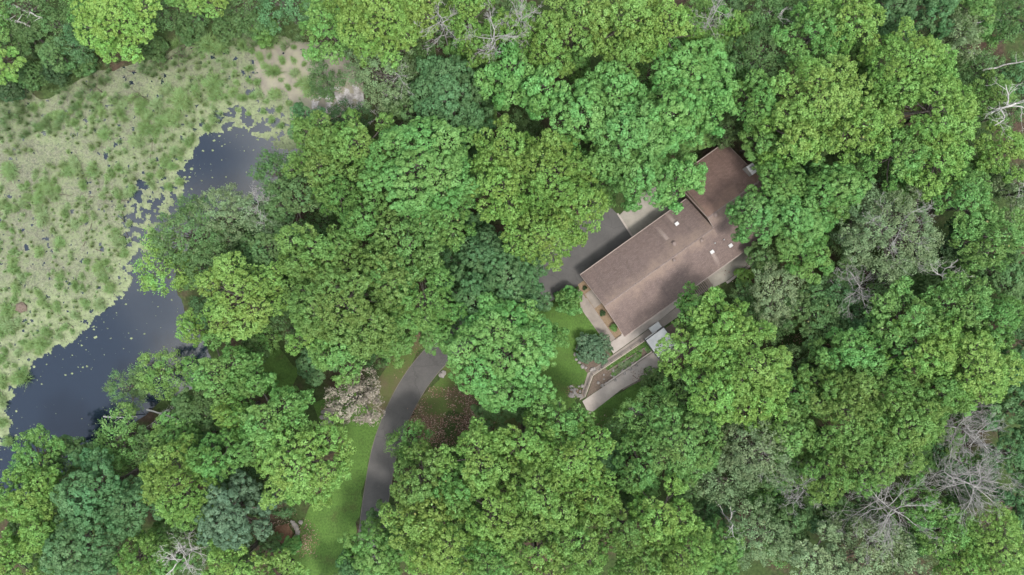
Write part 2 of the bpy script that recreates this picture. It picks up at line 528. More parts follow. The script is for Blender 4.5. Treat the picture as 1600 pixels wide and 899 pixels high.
def cell_sheet(name, x0, x1, y0, y1, step, keep, z, mat, seed, fresh=None):
    """an uneven, holed floating sheet made of small cells"""
    r = np.random.RandomState(seed)
    xs, ys = np.arange(x0, x1, step), np.arange(y0, y1, step)
    X, Y = np.meshgrid(xs, ys)
    X = X + r.uniform(-.42, .42, X.shape) * step
    Y = Y + r.uniform(-.42, .42, Y.shape) * step
    nx, ny = len(xs), len(ys)
    Z = z + r.uniform(0, 0.004, X.shape)
    cx, cy = (X[:-1, :-1] + X[1:, 1:]) / 2, (Y[:-1, :-1] + Y[1:, 1:]) / 2
    k = keep(cx, cy)
    i, j = np.meshgrid(np.arange(nx - 1), np.arange(ny - 1))
    a = (j * nx + i)[k]
    f = np.stack([a, a + 1, a + nx + 1, a + nx], 1)
    used, inv = np.unique(f.ravel(), return_inverse=True)
    V = np.stack([X.ravel(), Y.ravel(), Z.ravel()], 1)[used]
    at = {"fresh": fresh(cx[k], cy[k])} if fresh is not None else None
    return link(name, np_mesh(name, V, inv.reshape(-1, 4), mat, attrs=at))

def px_of(x, y, z=WATER_Z):
    f = K * (CAM_H - z)
    return x / f + 800.0, 449.5 - y / f

def weed_keep(x, y):
    do = -poly_dist(x, y, OPEN_M)
    dw = poly_dist(x, y, WET_M)
    n1, n2, n3 = vnoise(x, y, 2.4, 11, 4), vnoise(x, y, 0.75, 12, 2), vnoise(x, y, 9.0, 13)
    edge = do + (n1 - 0.5) * 4.0 > 0
    px, py = px_of(x, y)
    lace = np.clip(1.15 - np.hypot((px - 245) / 60, (py - 368) / 95), 0, 1) + np.clip(1 - np.hypot((px - 385) / 80, (py - 190) / 26), 0, 1)
    thr = 0.21 + 0.45 * np.clip(lace * 1.6, 0, 0.60) + 0.20 * np.clip(n3 - 0.42, 0, 1) * (py < 420)
    thr = thr + 0.10 * np.clip(1 - do / 2.5, 0, 1)
    return edge & (n2 > thr) & (dw > -1.5)
def weed_fresh(x, y):
    do = -poly_dist(x, y, OPEN_M)
    px, py = px_of(x, y)
    n = vnoise(x, y, 5.0, 21)
    f = np.clip(1.15 - (do + (n - 0.5) * 9) / 9.0, 0, 1)
    f = np.maximum(f, np.clip((py - 420) / 110, 0, 0.8))
    f = np.maximum(f, np.clip(1.3 - np.hypot((px - 395) / 60, (py - 172) / 24), 0, 1))
    return np.clip(f, 0, 1)
tag(cell_sheet("duckweed_mat", -94, -22, -43, 46, 0.2, weed_keep, WATER_Z + 0.006, WEED, 5, weed_fresh),
    "pale yellow-green mat of duckweed and dead stems covering the marsh", "duckweed", kind="stuff")
def mud_keep(x, y):
    d = poly_dist(x, y, MUD_M) + (vnoise(x, y, 3.0, 31) - 0.5) * 5
    return (d > 0) & (vnoise(x, y, 0.8, 32, 2) > 0.24)
tag(cell_sheet("mud_flat", -46, -20, 22, 42, 0.28, mud_keep, WATER_Z + 0.014, MUD, 6), kind="structure")

def flecks():
    r = np.random.RandomState(8)
    N = 9000
    x0, y0 = U(-60, 900, WATER_Z); x1, y1 = U(520, 190, WATER_Z)
    cx, cy = r.uniform(x0, x1, N), r.uniform(y0, y1, N)
    d = poly_dist(cx, cy, OPEN_M)
    n = vnoise(cx, cy, 3.2, 9)
    p = np.clip(0.09 + 0.55 * np.clip(1 - d / 3.0, 0, 1) + 1.4 * np.clip(n - 0.62, 0, 1), 0, 1)
    ok = (d > -0.4) & (r.rand(N) < p)
    cx, cy = cx[ok], cy[ok]
    n = len(cx)
    rad = 0.035 + 0.19 * r.rand(n) ** 3.5
    a = np.arange(6) * math.pi / 3
    rr = rad[:, None] * r.uniform(0.5, 1.35, (n, 6))
    V = np.stack([cx[:, None] + rr * np.cos(a) * 1.25, cy[:, None] + rr * np.sin(a), np.full((n, 6), WATER_Z + 0.005)], -1).reshape(-1, 3)
    b = (np.arange(n) * 6)[:, None]
    f = np.concatenate([b + np.array([[0, 1, 2, 3]]), b + np.array([[0, 3, 4, 5]])])
    return link("duckweed_flecks", np_mesh("duckweed_flecks", V, f, WEED, attrs={"fresh": np.ones(len(f))}))
tag(flecks(), "scattered pale duckweed flecks drifting on the open dark water", "duckweed", kind="stuff")

GLINT_M = P2M([(478, 150), (520, 132), (552, 138), (572, 162), (560, 178), (530, 168), (495, 178)])  # outline of the water glint, painted as a pale holed sheet
def glint_keep(x, y):
    return (poly_dist(x, y, GLINT_M) + (vnoise(x, y, 2.0, 41) - .5) * 3 > 0) & (vnoise(x, y, 0.7, 42, 2) > 0.40)
tag(cell_sheet("painted_glint", -35, -20, 25, 34, 0.2, glint_keep, WATER_Z + 0.024, GLINT, 7), "whitish water glint painted as a pale patch at the mud flat's right end", "painted glint", kind="stuff")

# ------------------------------------------------------------------ grass and roads
def sheet(name, poly, z, mat, wob=0.0, seed=0, sub=1.2):
    """a flat sheet with an uneven outline"""
    r = random.Random(seed)
    pts = []
    n = len(poly)
    for i in range(n):
        a, b = U(*poly[i], z), U(*poly[(i + 1) % n], z)
        k = max(1, int(math.hypot(b[0] - a[0], b[1] - a[1]) / sub)) if wob else 1
        for t in range(k):
            pts.append((a[0] + (b[0] - a[0]) * t / k + r.uniform(-wob, wob), a[1] + (b[1] - a[1]) * t / k + r.uniform(-wob, wob), z))
    if sum(p[0] * q[1] - q[0] * p[1] for p, q in zip(pts, pts[1:] + pts[:1])) < 0: pts.reverse()
    return tag(MB().poly(pts).build(name, mat), kind="structure")

sheet("rough_grass", [(640, 660), (655, 625), (685, 590), (700, 560), (760, 620), (860, 660), (930, 700), (900, 740), (760, 660), (700, 640), (660, 720)], 0.006, ROUGH, 0.35, 1)
sheet("rough_grass", [(1190, 420), (1230, 400), (1330, 420), (1320, 500), (1230, 520), (1190, 470)], 0.006, ROUGH, 0.4, 2)
sheet("rough_grass", [(655, 520), (672, 530), (640, 570), (610, 625), (590, 665), (560, 640), (590, 590), (630, 540)], 0.006, ROUGH, 0.3, 3)
sheet("lawn", [(820, 500), (840, 484), (903, 455), (914, 475), (935, 520), (957, 556), (918, 584), (904, 618), (880, 650), (845, 640), (810, 590)], 0.010, LAWN, 0.06, 4)
sheet("lawn", [(917, 648), (972, 610), (1024, 580), (1050, 600), (1030, 650), (960, 690), (925, 672)], 0.010, LAWN, 0.25, 5)
sheet("lawn", [(598, 652), (585, 695), (576, 725), (566, 770), (556, 830), (550, 920), (440, 920), (450, 860), (478, 800), (520, 740), (540, 690), (500, 660), (490, 630), (540, 600), (585, 640)], 0.010, LAWN, 0.3, 6)
sheet("lawn", [(400, 550), (440, 545), (470, 580), (455, 610), (410, 605)], 0.010, LAWN, 0.3, 7)

def smooth_path(pts, n=10):
    P = [np.array(U(*p)) for p in pts]
    out = []
    for i in range(len(P) - 1):
        p0, p1, p2, p3 = P[max(i - 1, 0)], P[i], P[i + 1], P[min(i + 2, len(P) - 1)]
        for k in range(n):
            t = k / n
            out.append(0.5 * ((2 * p1) + (-p0 + p2) * t + (2 * p0 - 5 * p1 + 4 * p2 - p3) * t * t + (-p0 + 3 * p1 - 3 * p2 + p3) * t ** 3))
    out.append(P[-1])
    return out
def ribbon(path, off0, off1, z):
    b = MB()
    n = len(path)
    for i, p in enumerate(path):
        d = path[min(i + 1, n - 1)] - path[max(i - 1, 0)]
        d = d / np.linalg.norm(d); nn = np.array([-d[1], d[0]])
        for o in (off0, off1): b.v.append((p[0] + nn[0] * o, p[1] + nn[1] * o, z))
    for i in range(n - 1): b.f.append((2 * i, 2 * i + 1, 2 * i + 3, 2 * i + 2)[::-1])
    return b
DRIVE = [(560, 1040), (570, 950), (578, 860), (584, 805), (591, 757), (601, 705), (616, 660), (636, 618), (661, 580), (694, 545), (740, 512), (800, 480), (860, 440)]
dpath = smooth_path(DRIVE)
tag(ribbon(dpath, -1.95, 1.95, 0.018).build("driveway", ASPHALT), kind="structure")
STONE_DUST = concrete("sandy_edge", (0.085, 0.075, 0.062), (0.19, 0.17, 0.145), (0.07, 0.075, 0.04))
def kerb_strip(path, off, w, h):
    b = MB(); n = len(path)
    for i, p in enumerate(path):
        d = path[min(i + 1, n - 1)] - path[max(i - 1, 0)]
        d = d / np.linalg.norm(d); nn = np.array([-d[1], d[0]])
        for o, z in ((off - w / 2, 0), (off - w / 2, h), (off + w / 2, h), (off + w / 2, 0)):
            b.v.append((p[0] + nn[0] * o, p[1] + nn[1] * o, z))
    for i in range(n - 1):
        for k in range(3):
            a = 4 * i + k
            b.f.append((a + 4, a + 5, a + 1, a))
    return b
for sgn in (-1, 1):
    tag(kerb_strip(dpath[:-14], sgn * 2.00, 0.10, 0.03).build("kerb", STONE_DUST), kind="structure")
sheet("parking_pad", [(780, 450), (860, 380), (935, 306), (963, 333), (1000, 385), (930, 445), (903, 447), (838, 484), (800, 506)], 0.024, ASPHALT)

def slab(name, poly, h, mat, z0=-0.05):
    pts = [U(x, y, h) for x, y in poly]
    if sum(p[0] * q[1] - q[0] * p[1] for p, q in zip(pts, pts[1:] + pts[:1])) < 0: pts.reverse()
    return tag(MB().prism(pts, z0, h).build(name, mat), kind="structure")
slab("concrete_apron", [(966.5, 338), (1000, 386), (1085, 325), (1040, 285), (1000, 303)], 0.06, CONCRETE_GREY)
slab("kerb", [(963.6, 334), (966.2, 333.2), (1000.5, 386), (998, 387.5)], 0.10, CONCRETE_PALE)
slab("footpath", [(905, 452), (915.5, 466), (960.5, 530), (949, 538.5), (934, 519), (908, 483), (903, 456)], 0.06, CONCRETE)
slab("footpath", [(949.3, 539), (970, 523.5), (985, 505), (1060, 455), (1066, 472), (1024, 506), (1006, 519), (958.5, 553)], 0.075, CONCRETE_PALE)
slab("ramp_walk", [(1007, 519.5), (1060, 478), (1066, 490), (1018.6, 524), (926.5, 587), (914, 621), (905.5, 626), (918, 583.5), (958.7, 554)], 0.07, CONCRETE)
slab("lower_path", [(910, 627), (945, 603), (1020, 551), (1060, 523), (1075, 545), (1025, 579), (972, 608), (920.5, 648)], 0.05, CONCRETE_PALE)
slab("side_walk", [(1100, 437), (1147, 405), (1172, 388), (1187, 401), (1134, 440), (1110, 452)], 0.06, CONCRETE_GREY)
slab("kerb", [(1134.6, 440.6), (1187.5, 401.6), (1190, 404.2), (1137, 443.4)], 0.13, CONCRETE_PALE)
sheet("mulch_bed", [(903, 445), (914, 437), (960, 470), (976, 522), (970, 523), (960.6, 529.5), (915.8, 465.6), (905.3, 451.5)], 0.03, MULCH)
slab("stepping_slab", [(914, 460), (925, 452), (940, 474), (929, 482)], 0.07, CONCRETE)
sheet("planting_bed", [(927.5, 588), (1018, 526.5), (1060, 500), (1066, 518), (1020, 550), (945, 602), (916, 622)], 0.02, SOIL)
sheet("soil_patch", [(904, 545), (925, 528), (948, 540), (955, 556), (918, 582), (908, 572), (902, 560)], 0.02, SOIL, 0.12, 9)

# ------------------------------------------------------------------ leaf litter and marsh grass (uncountable)
def leaf_litter():
    r = np.random.RandomState(44)
    spots = [(705, 652, 62, 46, 4200), (668, 668, 34, 40, 1500), (730, 625, 40, 30, 900), (662, 520, 16, 22, 350), (515, 650, 14, 24, 300), (440, 830, 40, 34, 1200), (480, 845, 18, 30, 450),
             (930, 672, 40, 22, 700), (900, 612, 16, 10, 260), (1010, 588, 26, 12, 220), (1170, 425, 38, 26, 700), (630, 555, 26, 34, 250), (1260, 540, 50, 40, 600)]
    P = []
    for px, py, sx, sy, n in spots:
        a = r.normal(0, 1, (n, 2))
        a = a[np.hypot(a[:, 0], a[:, 1]) < 1.9]
        f = K * CAM_H
        x, y = U(px, py)
        P.append(np.stack([x + a[:, 0] * sx * f * 0.6, y + a[:, 1] * sy * f * 0.6], 1))
    P = np.concatenate(P); n = len(P)
    dpts = np.array(dpath)
    dd = np.min(np.hypot(P[:, None, 0] - dpts[None, :, 0], P[:, None, 1] - dpts[None, :, 1]), axis=1)
    keep = ((dd > 2.0) | (r.rand(len(P)) < .05)) & (vnoise(P[:, 0], P[:, 1], 1.6, 45) + r.normal(0, .10, len(P)) > 0.47)
    P = P[keep]; n = len(P)
    th = r.uniform(0, 6.28, n); s = r.uniform(0.05, 0.13, n)
    t = np.stack([np.cos(th), np.sin(th), r.uniform(-.3, .3, n)], 1) * s[:, None]
    u = np.stack([-np.sin(th), np.cos(th), r.uniform(-.3, .3, n)], 1) * (s * 0.6)[:, None]
    c = np.stack([P[:, 0], P[:, 1], r.uniform(0.05, 0.09, n)], 1)
    V = np.stack([c - t, c + u, c + t, c - u], 1).reshape(-1, 3)
    me = np_mesh("leaf_litter", V, np.arange(4 * n).reshape(-1, 4), LITTER, attrs={"tint": r.rand(n)})
    return tag(link("leaf_litter", me), "brown dead leaves strewn over the ground by the driveway and beds", "leaf litter", kind="stuff")
M = Mat("dead_leaves", 0.9, 0.15)
M.color(M.ramp(M.attr("tint"), [(0.0, (0.09, 0.05, 0.038)), (0.5, (0.19, 0.11, 0.08)), (0.85, (0.30, 0.20, 0.155)), (1.0, (0.42, 0.33, 0.28))]))
LITTER = M.m
leaf_litter()

def blades(centres, n_per, rad, h, w, seed, lean=0.6):
    """grass blades round each centre; each blade a bent two-piece strip"""
    r = np.random.RandomState(seed)
    C = np.repeat(np.asarray(centres, float), n_per, axis=0)
    N = len(C)
    a = r.uniform(0, 2 * math.pi, N)
    q = np.sqrt(r.rand(N))
    hs = C[:, 3] if C.shape[1] > 3 else np.ones(N)
    base = C[:, :3] + np.stack([np.cos(a) * q * rad * 0.35, np.sin(a) * q * rad * 0.35, np.zeros(N)], 1) * hs[:, None]
    out = np.stack([np.cos(a), np.sin(a), np.zeros(N)], 1)
    L = h * r.uniform(0.6, 1.15, N) * hs
    sp = rad * q * r.uniform(0.6, 1.2, N) * hs
    mid = base + out * (sp * 0.45)[:, None] + np.array([0, 0, 1.0]) * (L * 0.72)[:, None]
    tip = base + out * (sp * 1.0)[:, None] + np.array([0, 0, 1.0]) * (L * (1 - 0.35 * q))[:, None]
    side = np.stack([-np.sin(a + r.uniform(-.8, .8, N)), np.cos(a), np.zeros(N)], 1) * (w * r.uniform(.6, 1.3, N))[:, None]
    V = np.stack([base - side, base + side, mid + side * .8, mid - side * .8, tip + side * .15, tip - side * .15], 1).reshape(-1, 3)
    b = (np.arange(N) * 6)[:, None]
    f = np.concatenate([b + np.array([[0, 1, 2, 3]]), b + np.array([[3, 2, 4, 5]])])
    clump = np.repeat(r.rand(len(centres)), n_per)
    t = np.clip(0.5 * clump + 0.5 * r.rand(N), 0, 0.98)
    return V, f, np.concatenate([t, t])

def marsh_grass(name, zones, colour, label, seed):
    """grass in soft separate clumps, on an uneven lattice"""
    r = np.random.RandomState(seed)
    pts = []
    for poly, gap, s, thr in zones:
        xs, ys = np.arange(-70, 500, gap), np.arange(40, 660, gap * .87)
        X, Y = np.meshgrid(xs, ys); X = X + (np.arange(len(ys)) % 2)[:, None] * gap / 2
        X = (X + r.uniform(-.45, .45, X.shape) * gap).ravel(); Y = (Y + r.uniform(-.45, .45, Y.shape) * gap).ravel()
        k = in_poly(X, Y, poly) & (vnoise(X, Y, 34, 78, 2) > thr) & (poly_dist(X, Y, OPEN) < -6)
        lvl = poly_dist(X, Y, WET) > 12
        for a, b, l in zip(X[k], Y[k], lvl[k]):
            x, y = U(a, b, WATER_Z)
            pts.append((x, y, WATER_Z if l else -0.05, s * r.uniform(0.45, 1.3)))
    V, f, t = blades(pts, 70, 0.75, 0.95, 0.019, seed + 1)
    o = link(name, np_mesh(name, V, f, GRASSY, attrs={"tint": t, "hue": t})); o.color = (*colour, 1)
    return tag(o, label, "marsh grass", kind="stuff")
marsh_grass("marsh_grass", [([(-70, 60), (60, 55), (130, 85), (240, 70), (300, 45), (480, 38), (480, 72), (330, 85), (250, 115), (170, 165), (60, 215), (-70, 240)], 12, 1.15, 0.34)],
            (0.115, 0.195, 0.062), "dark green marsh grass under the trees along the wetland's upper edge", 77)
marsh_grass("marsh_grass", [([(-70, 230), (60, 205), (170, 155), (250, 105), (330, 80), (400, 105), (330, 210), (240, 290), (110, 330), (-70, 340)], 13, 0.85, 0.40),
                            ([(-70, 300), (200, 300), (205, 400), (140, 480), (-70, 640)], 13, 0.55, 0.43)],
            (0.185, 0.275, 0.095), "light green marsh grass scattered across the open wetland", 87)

def tussocks():
    r = np.random.RandomState(90)
    meshes = []
    for k in range(6):
        cs = [(r.normal(0, .28), r.normal(0, .22), 0, r.uniform(.45, 1.1)) for _ in range(6)]
        V, f, t = blades(cs, 105, 0.72, 0.62, 0.018, 91 + k)
        meshes.append(np_mesh("sedge_tussock", V, f, GRASSY, attrs={"tint": t, "hue": t}))
    spots = []
    def scatter(poly, n, gap, s0, s1, dense=0.3):
        xs, ys = [p[0] for p in poly], [p[1] for p in poly]
        tries = 0; got = 0
        while got < n and tries < n * 40:
            tries += 1
            x, y = r.uniform(min(xs), max(xs)), r.uniform(min(ys), max(ys))
            if not in_poly(np.array([x]), np.array([y]), poly)[0]: continue
            if vnoise(np.array([x]), np.array([y]), 60, 92)[0] < dense: continue
            if -poly_dist(np.array([x]), np.array([y]), OPEN)[0] < 5: continue
            if any((x - a) ** 2 + (y - b) ** 2 < gap * gap for a, b, _ in spots): continue
            spots.append((x, y, r.uniform(s0, s1))); got += 1
    # the ones that stand out
    for x, y, s in [(67, 342, 1.7), (116, 348, 1.0), (148, 339, .9), (188, 323, .8), (203, 351, .9), (95, 378, 1.2), (62, 395, 1.3), (33, 432, 1.2), (95, 435, .9), (184, 382, 1.2),
                    (155, 415, 1.5), (172, 421, .9), (157, 428, 1.2), (167, 438, 1.1), (172, 452, 1.3), (118, 445, 1.2), (61, 460, 1.1), (24, 468, 1.1), (10, 485, 1.2), (22, 508, 1.5),
                    (5, 518, 1.4), (75, 478, 1.0), (92, 480, 1.2), (118, 493, 1.2), (158, 477, 1.3), (131, 473, 1.0), (73, 518, 1.4), (68, 535, 1.5), (48, 538, 1.4), (92, 525, .9),
                    (38, 585, 1.7), (5, 563, 1.2), (4, 592, 1.3), (25, 595, 1.2), (8, 628, 1.3), (5, 660, 1.3), (12, 690, 1.1),
                    (325, 65, 2.2), (350, 72, 1.8), (378, 70, 1.5), (280, 68, 1.2), (422, 63, 1.8), (330, 130, 1.8), (310, 148, 1.4), (338, 150, 1.4), (365, 143, 1.2), (380, 152, 1.3),
                    (397, 150, .9), (285, 155, 1.9), (250, 170, 1.8), (270, 187, 1.6), (430, 112, 1.8), (440, 95, .9), (467, 132, .8), (480, 138, 1.7), (408, 148, 1.0), (428, 148, 1.1),
                    (230, 200, 1.8), (215, 218, 1.6), (165, 210, 1.5), (118, 260, 1.4), (145, 262, 1.4), (110, 268, 1.2), (185, 265, 1.1), (253, 272, 1.1), (236, 275, 1.0), (240, 289, .9),
                    (12, 265, 1.7), (20, 272, 1.4), (85, 284, .9), (90, 297, .9), (412, 175, .8), (424, 188, .8), (440, 195, .8), (436, 172, .7), (495, 85, 1.2), (475, 100, .7)]:
        spots.append((x, y, s))
    scatter([(-40, 320), (205, 320), (215, 415), (185, 455), (100, 530), (45, 565), (10, 650), (-40, 700)], 62, 9, 0.5, 1.1, 0.42)
    scatter([(-40, 180), (280, 130), (330, 200), (280, 300), (-40, 330)], 85, 9, 0.5, 1.3, 0.46)
    scatter([(300, 90), (460, 70), (470, 160), (330, 200)], 28, 13, 0.5, 1.0)
    cols = [(0.16, 0.27, 0.075), (0.18, 0.285, 0.085), (0.20, 0.29, 0.11), (0.135, 0.235, 0.06)]
    for i, (x, y, s) in enumerate(spots):
        X, Y = U(x, y, WATER_Z)
        o = link("sedge_tussock", meshes[i % 6], None, (X, Y, WATER_Z - 0.02), (0, 0, r.uniform(0, 6.28)), (s * r.uniform(.8, 1.2), s * r.uniform(.65, 1.1), s * 0.8))
        o.color = (*cols[r.randint(4)], 1)
        tag(o, "rounded green sedge tussock standing in the duckweed marsh", "grass tussock", "sedge tussocks in the marsh")
tussocks()
# ------------------------------------------------------------------ the house
H_O = (13.75, -2.77)
H_A = math.atan2(0.582, 0.813)
EX, EY = (math.cos(H_A), math.sin(H_A)), (-math.sin(H_A), math.cos(H_A))
def HL(px, py, z):
    x, y = U(px, py, z)
    dx, dy = x - H_O[0], y - H_O[1]
    return dx * EX[0] + dy * EX[1], dx * EY[0] + dy * EY[1]
EAVE, SL = 3.0, 0.42
L1, HS1 = 19.9, 5.75            # long wing
L2, Y2A, Y2B = 29.6, -5.75, 9.3  # wide wing
R2Y, HS2 = (Y2A + Y2B) / 2, (Y2B - Y2A) / 2
RZ1, RZ2 = EAVE + SL * HS1, EAVE + SL * HS2
house = tag(empty("house", (H_O[0], H_O[1], 0), H_A), "long low house with a brown shingle gable roof among the trees", "house")

def roof_face(name, pts, ridge_y, parent):
    o = MB().slab(pts, 0.10).build(name, SHINGLE, parent)
    me = o.data
    a = me.attributes.new("ridge_y", 'FLOAT', 'FACE')
    a.data.foreach_set("value", [ridge_y] * len(me.polygons))
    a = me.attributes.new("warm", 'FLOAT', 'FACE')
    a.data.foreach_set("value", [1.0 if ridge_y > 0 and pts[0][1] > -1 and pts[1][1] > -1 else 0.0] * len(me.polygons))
    return o
roof = empty("roof", (0, 0, 0), 0, house)
roof_face("roof_slope", [(0, 0, RZ1), (0, HS1, EAVE), (L1, HS1, EAVE), (L1, 0, RZ1)][::-1], 0.0, roof)
roof_face("roof_slope", [(0, -HS1, EAVE), (0, 0, RZ1), (L1, 0, RZ1), (L1, -HS1, EAVE)][::-1], 0.0, roof)
roof_face("roof_slope", [(L1 + .004, R2Y, RZ2), (L1 + .004, Y2B, EAVE), (L2, Y2B, EAVE), (L2, R2Y, RZ2)][::-1], R2Y, roof)
roof_face("roof_slope", [(L1 + .004, Y2A, EAVE), (L1 + .004, R2Y, RZ2), (L2, R2Y, RZ2), (L2, Y2A, EAVE)][::-1], R2Y, roof)
# ridge caps, rakes, gutters
CAP = plain("ridge_shingles", (0.175, 0.135, 0.12), 0.92, 0.2, var=0.3, scale=6)
def ridge_cap(x0, x1, y, z):
    b = MB(); n = int((x1 - x0) / 0.45)
    for i in range(n):
        xa = x0 + (x1 - x0) * i / n; xb = x0 + (x1 - x0) * (i + 1) / n - 0.012
        b.slab([(xa, y - .16, z - .055), (xb, y - .16, z - .06), (xb, y, z + .025), (xa, y, z + .03)], .02)
        b.slab([(xa, y, z + .03), (xb, y, z + .025), (xb, y + .16, z - .06), (xa, y + .16, z - .055)], .02)
    b.build("ridge_cap", CAP, roof)
ridge_cap(0.02, L1 - 0.02, 0.0, RZ1)
ridge_cap(L1 + 0.03, L2 - 0.02, R2Y, RZ2)
def rake(x, pts, th=0.05):
    b = MB()
    for (y0, z0), (y1, z1) in zip(pts, pts[1:]):
        b.slab([(x - th, y0, z0 + .02), (x, y0, z0 + .02), (x, y1, z1 + .02), (x - th, y1, z1 + .02)], .22)
    b.build("rake_board", TRIM, roof)
rake(-0.003, [(-HS1, EAVE), (0, RZ1), (HS1, EAVE)])
rake(L1 - 0.003, [(0.05, RZ1 + .03), (R2Y, RZ2), (Y2B, EAVE)], 0.06)
rake(L2 + 0.053, [(Y2A, EAVE), (R2Y, RZ2), (Y2B, EAVE)])
for (xa, xb, y) in ((0, L1 - .1, HS1 + .07), (L1 + .02, L2, Y2B + .07), (0, L2, -HS1 - .07)):
    MB().box((xa + xb) / 2, y, EAVE - .09, xb - xa, .13, .13).build("gutter", TRIM, roof)

OH = 0.7
def wall(x0, y0, x1, y1, z1, t=.2, mat=SIDING):
    L = math.hypot(x1 - x0, y1 - y0); rz = math.atan2(y1 - y0, x1 - x0)
    return MB().box((x0 + x1) / 2, (y0 + y1) / 2, z1 / 2, L, t, z1, rz).build("wall", mat, house)
WX0, WX1 = OH, L2 - OH
wall(WX0, HS1 - OH, L1 + OH - .1, HS1 - OH, 2.72)
wall(WX0, -HS1 + OH, WX1, -HS1 + OH, 2.72)
wall(L1 + OH, HS1 - OH + .1, L1 + OH, Y2B - OH - .1, 2.72)
wall(L1 + OH, Y2B - OH, WX1, Y2B - OH, 2.72)
def gable(x, y0, y1, ry, hs):
    ze = EAVE + SL * (hs - (y1 - y0) / 2) - .14
    zr = EAVE + SL * hs - .14
    b = MB(); t = .1
    prof = [(y0, 0), (y1, 0), (y1, ze), (ry, zr), (y0, ze)]
    n = len(prof)
    for xx in (x - t, x + t):
        for y, z in prof: b.v.append((xx, y, z))
    b.f.append(tuple(range(n))[::-1]); b.f.append(tuple(range(n, 2 * n)))
    for i in range(n): j = (i + 1) % n; b.f.append((i, j, n + j, n + i))
    b.build("wall", SIDING, house)
gable(WX0, -HS1 + OH + .1, HS1 - OH - .1, 0, HS1)
gable(WX1, Y2A + OH + .1, Y2B - OH - .1, R2Y, HS2)
gable(L1 + .25, -.9, Y2B - OH - .3, R2Y, HS2)
def window(x, y, w, h, z, face):
    sx, sy = (w, .08) if face == 'y' else (.08, w)
    win = MB()
    for k in (-1, 1):
        if face == 'y':
            win.box(x + k * (w / 2 - .04), y, z, .08, .12, h); win.box(x, y, z + k * (h / 2 - .04), w - .16, .12, .08)
        else:
            win.box(x, y + k * (w / 2 - .04), z, .12, .08, h); win.box(x, y, z + k * (h / 2 - .04), .12, w - .16, .08)
    wn_ = win.build("window", TRIM, house)
    g = MB().box(x, y, z, *((w - .16, .04, h - .16) if face == 'y' else (.04, w - .16, h - .16))).build("pane", GLASS, wn_)
for x in (4, 8, 15): window(x, HS1 - OH + .11, 1.5, 1.1, 1.7, 'y')
for x in (3, 7.5, 12, 23): window(x, -HS1 + OH - .11, 1.8, 1.2, 1.6, 'y')
for y in (-3, 3): window(WX0 - .11, y, 1.4, 1.2, 1.6, 'x')
for y in (-2, 5): window(WX1 + .11, y, 1.4, 1.2, 1.6, 'x')
for x, y in ((11.5, HS1 - OH + .12), (17.0, -HS1 + OH - .12)):
    d = MB().box(x, y, 1.05, 1.0, .08, 2.1).build("door", TRIM, house)
    MB().box(x + .38, y + (.07 if y > 0 else -.07), 1.0, .05, .06, .16).build("handle", VENTDARK, d)

def roof_z(x, y):
    if x < L1: return RZ1 - SL * abs(y)
    return RZ2 - SL * abs(y - R2Y)
def on_roof(px, py):
    z = 4.3
    for _ in range(6):
        x, y = HL(px, py, z); z = roof_z(x, y)
    return x, y, z
for px, py in ((1057, 350), (1112, 394), (1141, 384)):        # white box vents
    x, y, z = on_roof(px, py)
    v = MB().box(x, y, z + .10, .50, .42, .24).box(x, y, z + .25, .58, .50, .06).build("roof_vent", WHITE, roof)
for px, py, s in ((1053.5, 381, 1.0), (1053, 407, .8), (1118, 335.5, 1.0), (1096, 376, .85)):   # turtle vents
    x, y, z = on_roof(px, py)
    s *= .42
    MB().box(x, y, z + .05, s * 1.5, s * 1.5, .06).cyl(x, y, z + .05, z + .26, s * .6, s * .6, 14).cyl(x, y, z + .26, z + .33, s * .8, s * .45, 14).build("roof_vent", VENTDARK, roof)
for px, py in ((1117, 380), (1062, 329), (1131, 374.5)):
    x, y, z = on_roof(px, py)
    MB().cyl(x, y, z - .05, z + .35, .06, .06, 10).cyl(x, y, z - .02, z + .06, .14, .1, 10).build("vent_pipe", GALV, roof)
cx, cy = HL(1176, 264, 7.0)
ch = MB().box(cx, cy, 3.4, 1.0, 1.5, 6.8).build("chimney", STONE, house)
MB().box(cx, cy + .25, 6.86, 1.12, 1.0, .12).box(cx, cy - .5, 6.86, 1.12, .4, .12).build("cap", WHITE, ch)
MB().box(cx, cy + .25, 7.0, .5, .5, .3).build("flue", GALV, ch)

# ------------------------------------------------------------------ things round the house
def corner_frame(px, py, z):
    x, y = U(px, py, z); return x, y
cz = 2.5
ax, ay = U(1007.5, 532, cz); bx, by = U(1028.5, 561, cz)
rz = math.atan2(by - ay, bx - ax)
W_ = math.hypot(bx - ax, by - ay)
can = tag(empty("entry_canopy", (ax, ay, 0), rz), "flat white canopy roof with black edge between the house and lower path", "canopy")
D_ = 3.6      # runs back along the house, local +y
MB().box(W_ / 2, D_ / 2, cz - .1, W_ - .24, D_ - .24, .16).build("roof_membrane", MEMBRANE, can)
for k, (x, y, sx, sy) in enumerate(((W_ / 2, .06, W_, .12), (W_ / 2, D_ - .06, W_, .12), (.06, D_ / 2, .12, D_ - .24), (W_ - .06, D_ / 2, .12, D_ - .24))):
    MB().box(x, y, cz - .12, sx, sy, .34).build("fascia", BLACK, can)
MB().box(-.10, D_ / 2 - .6, cz - .02, .14, D_ - 1.4, .1).build("flashing", GALV, can)
for x in (.25, W_ - .25):
    for y in (.25, D_ - .25):
        MB().box(x, y, (cz - .22) / 2, .14, .14, cz - .22).build("post", BLACK, can)

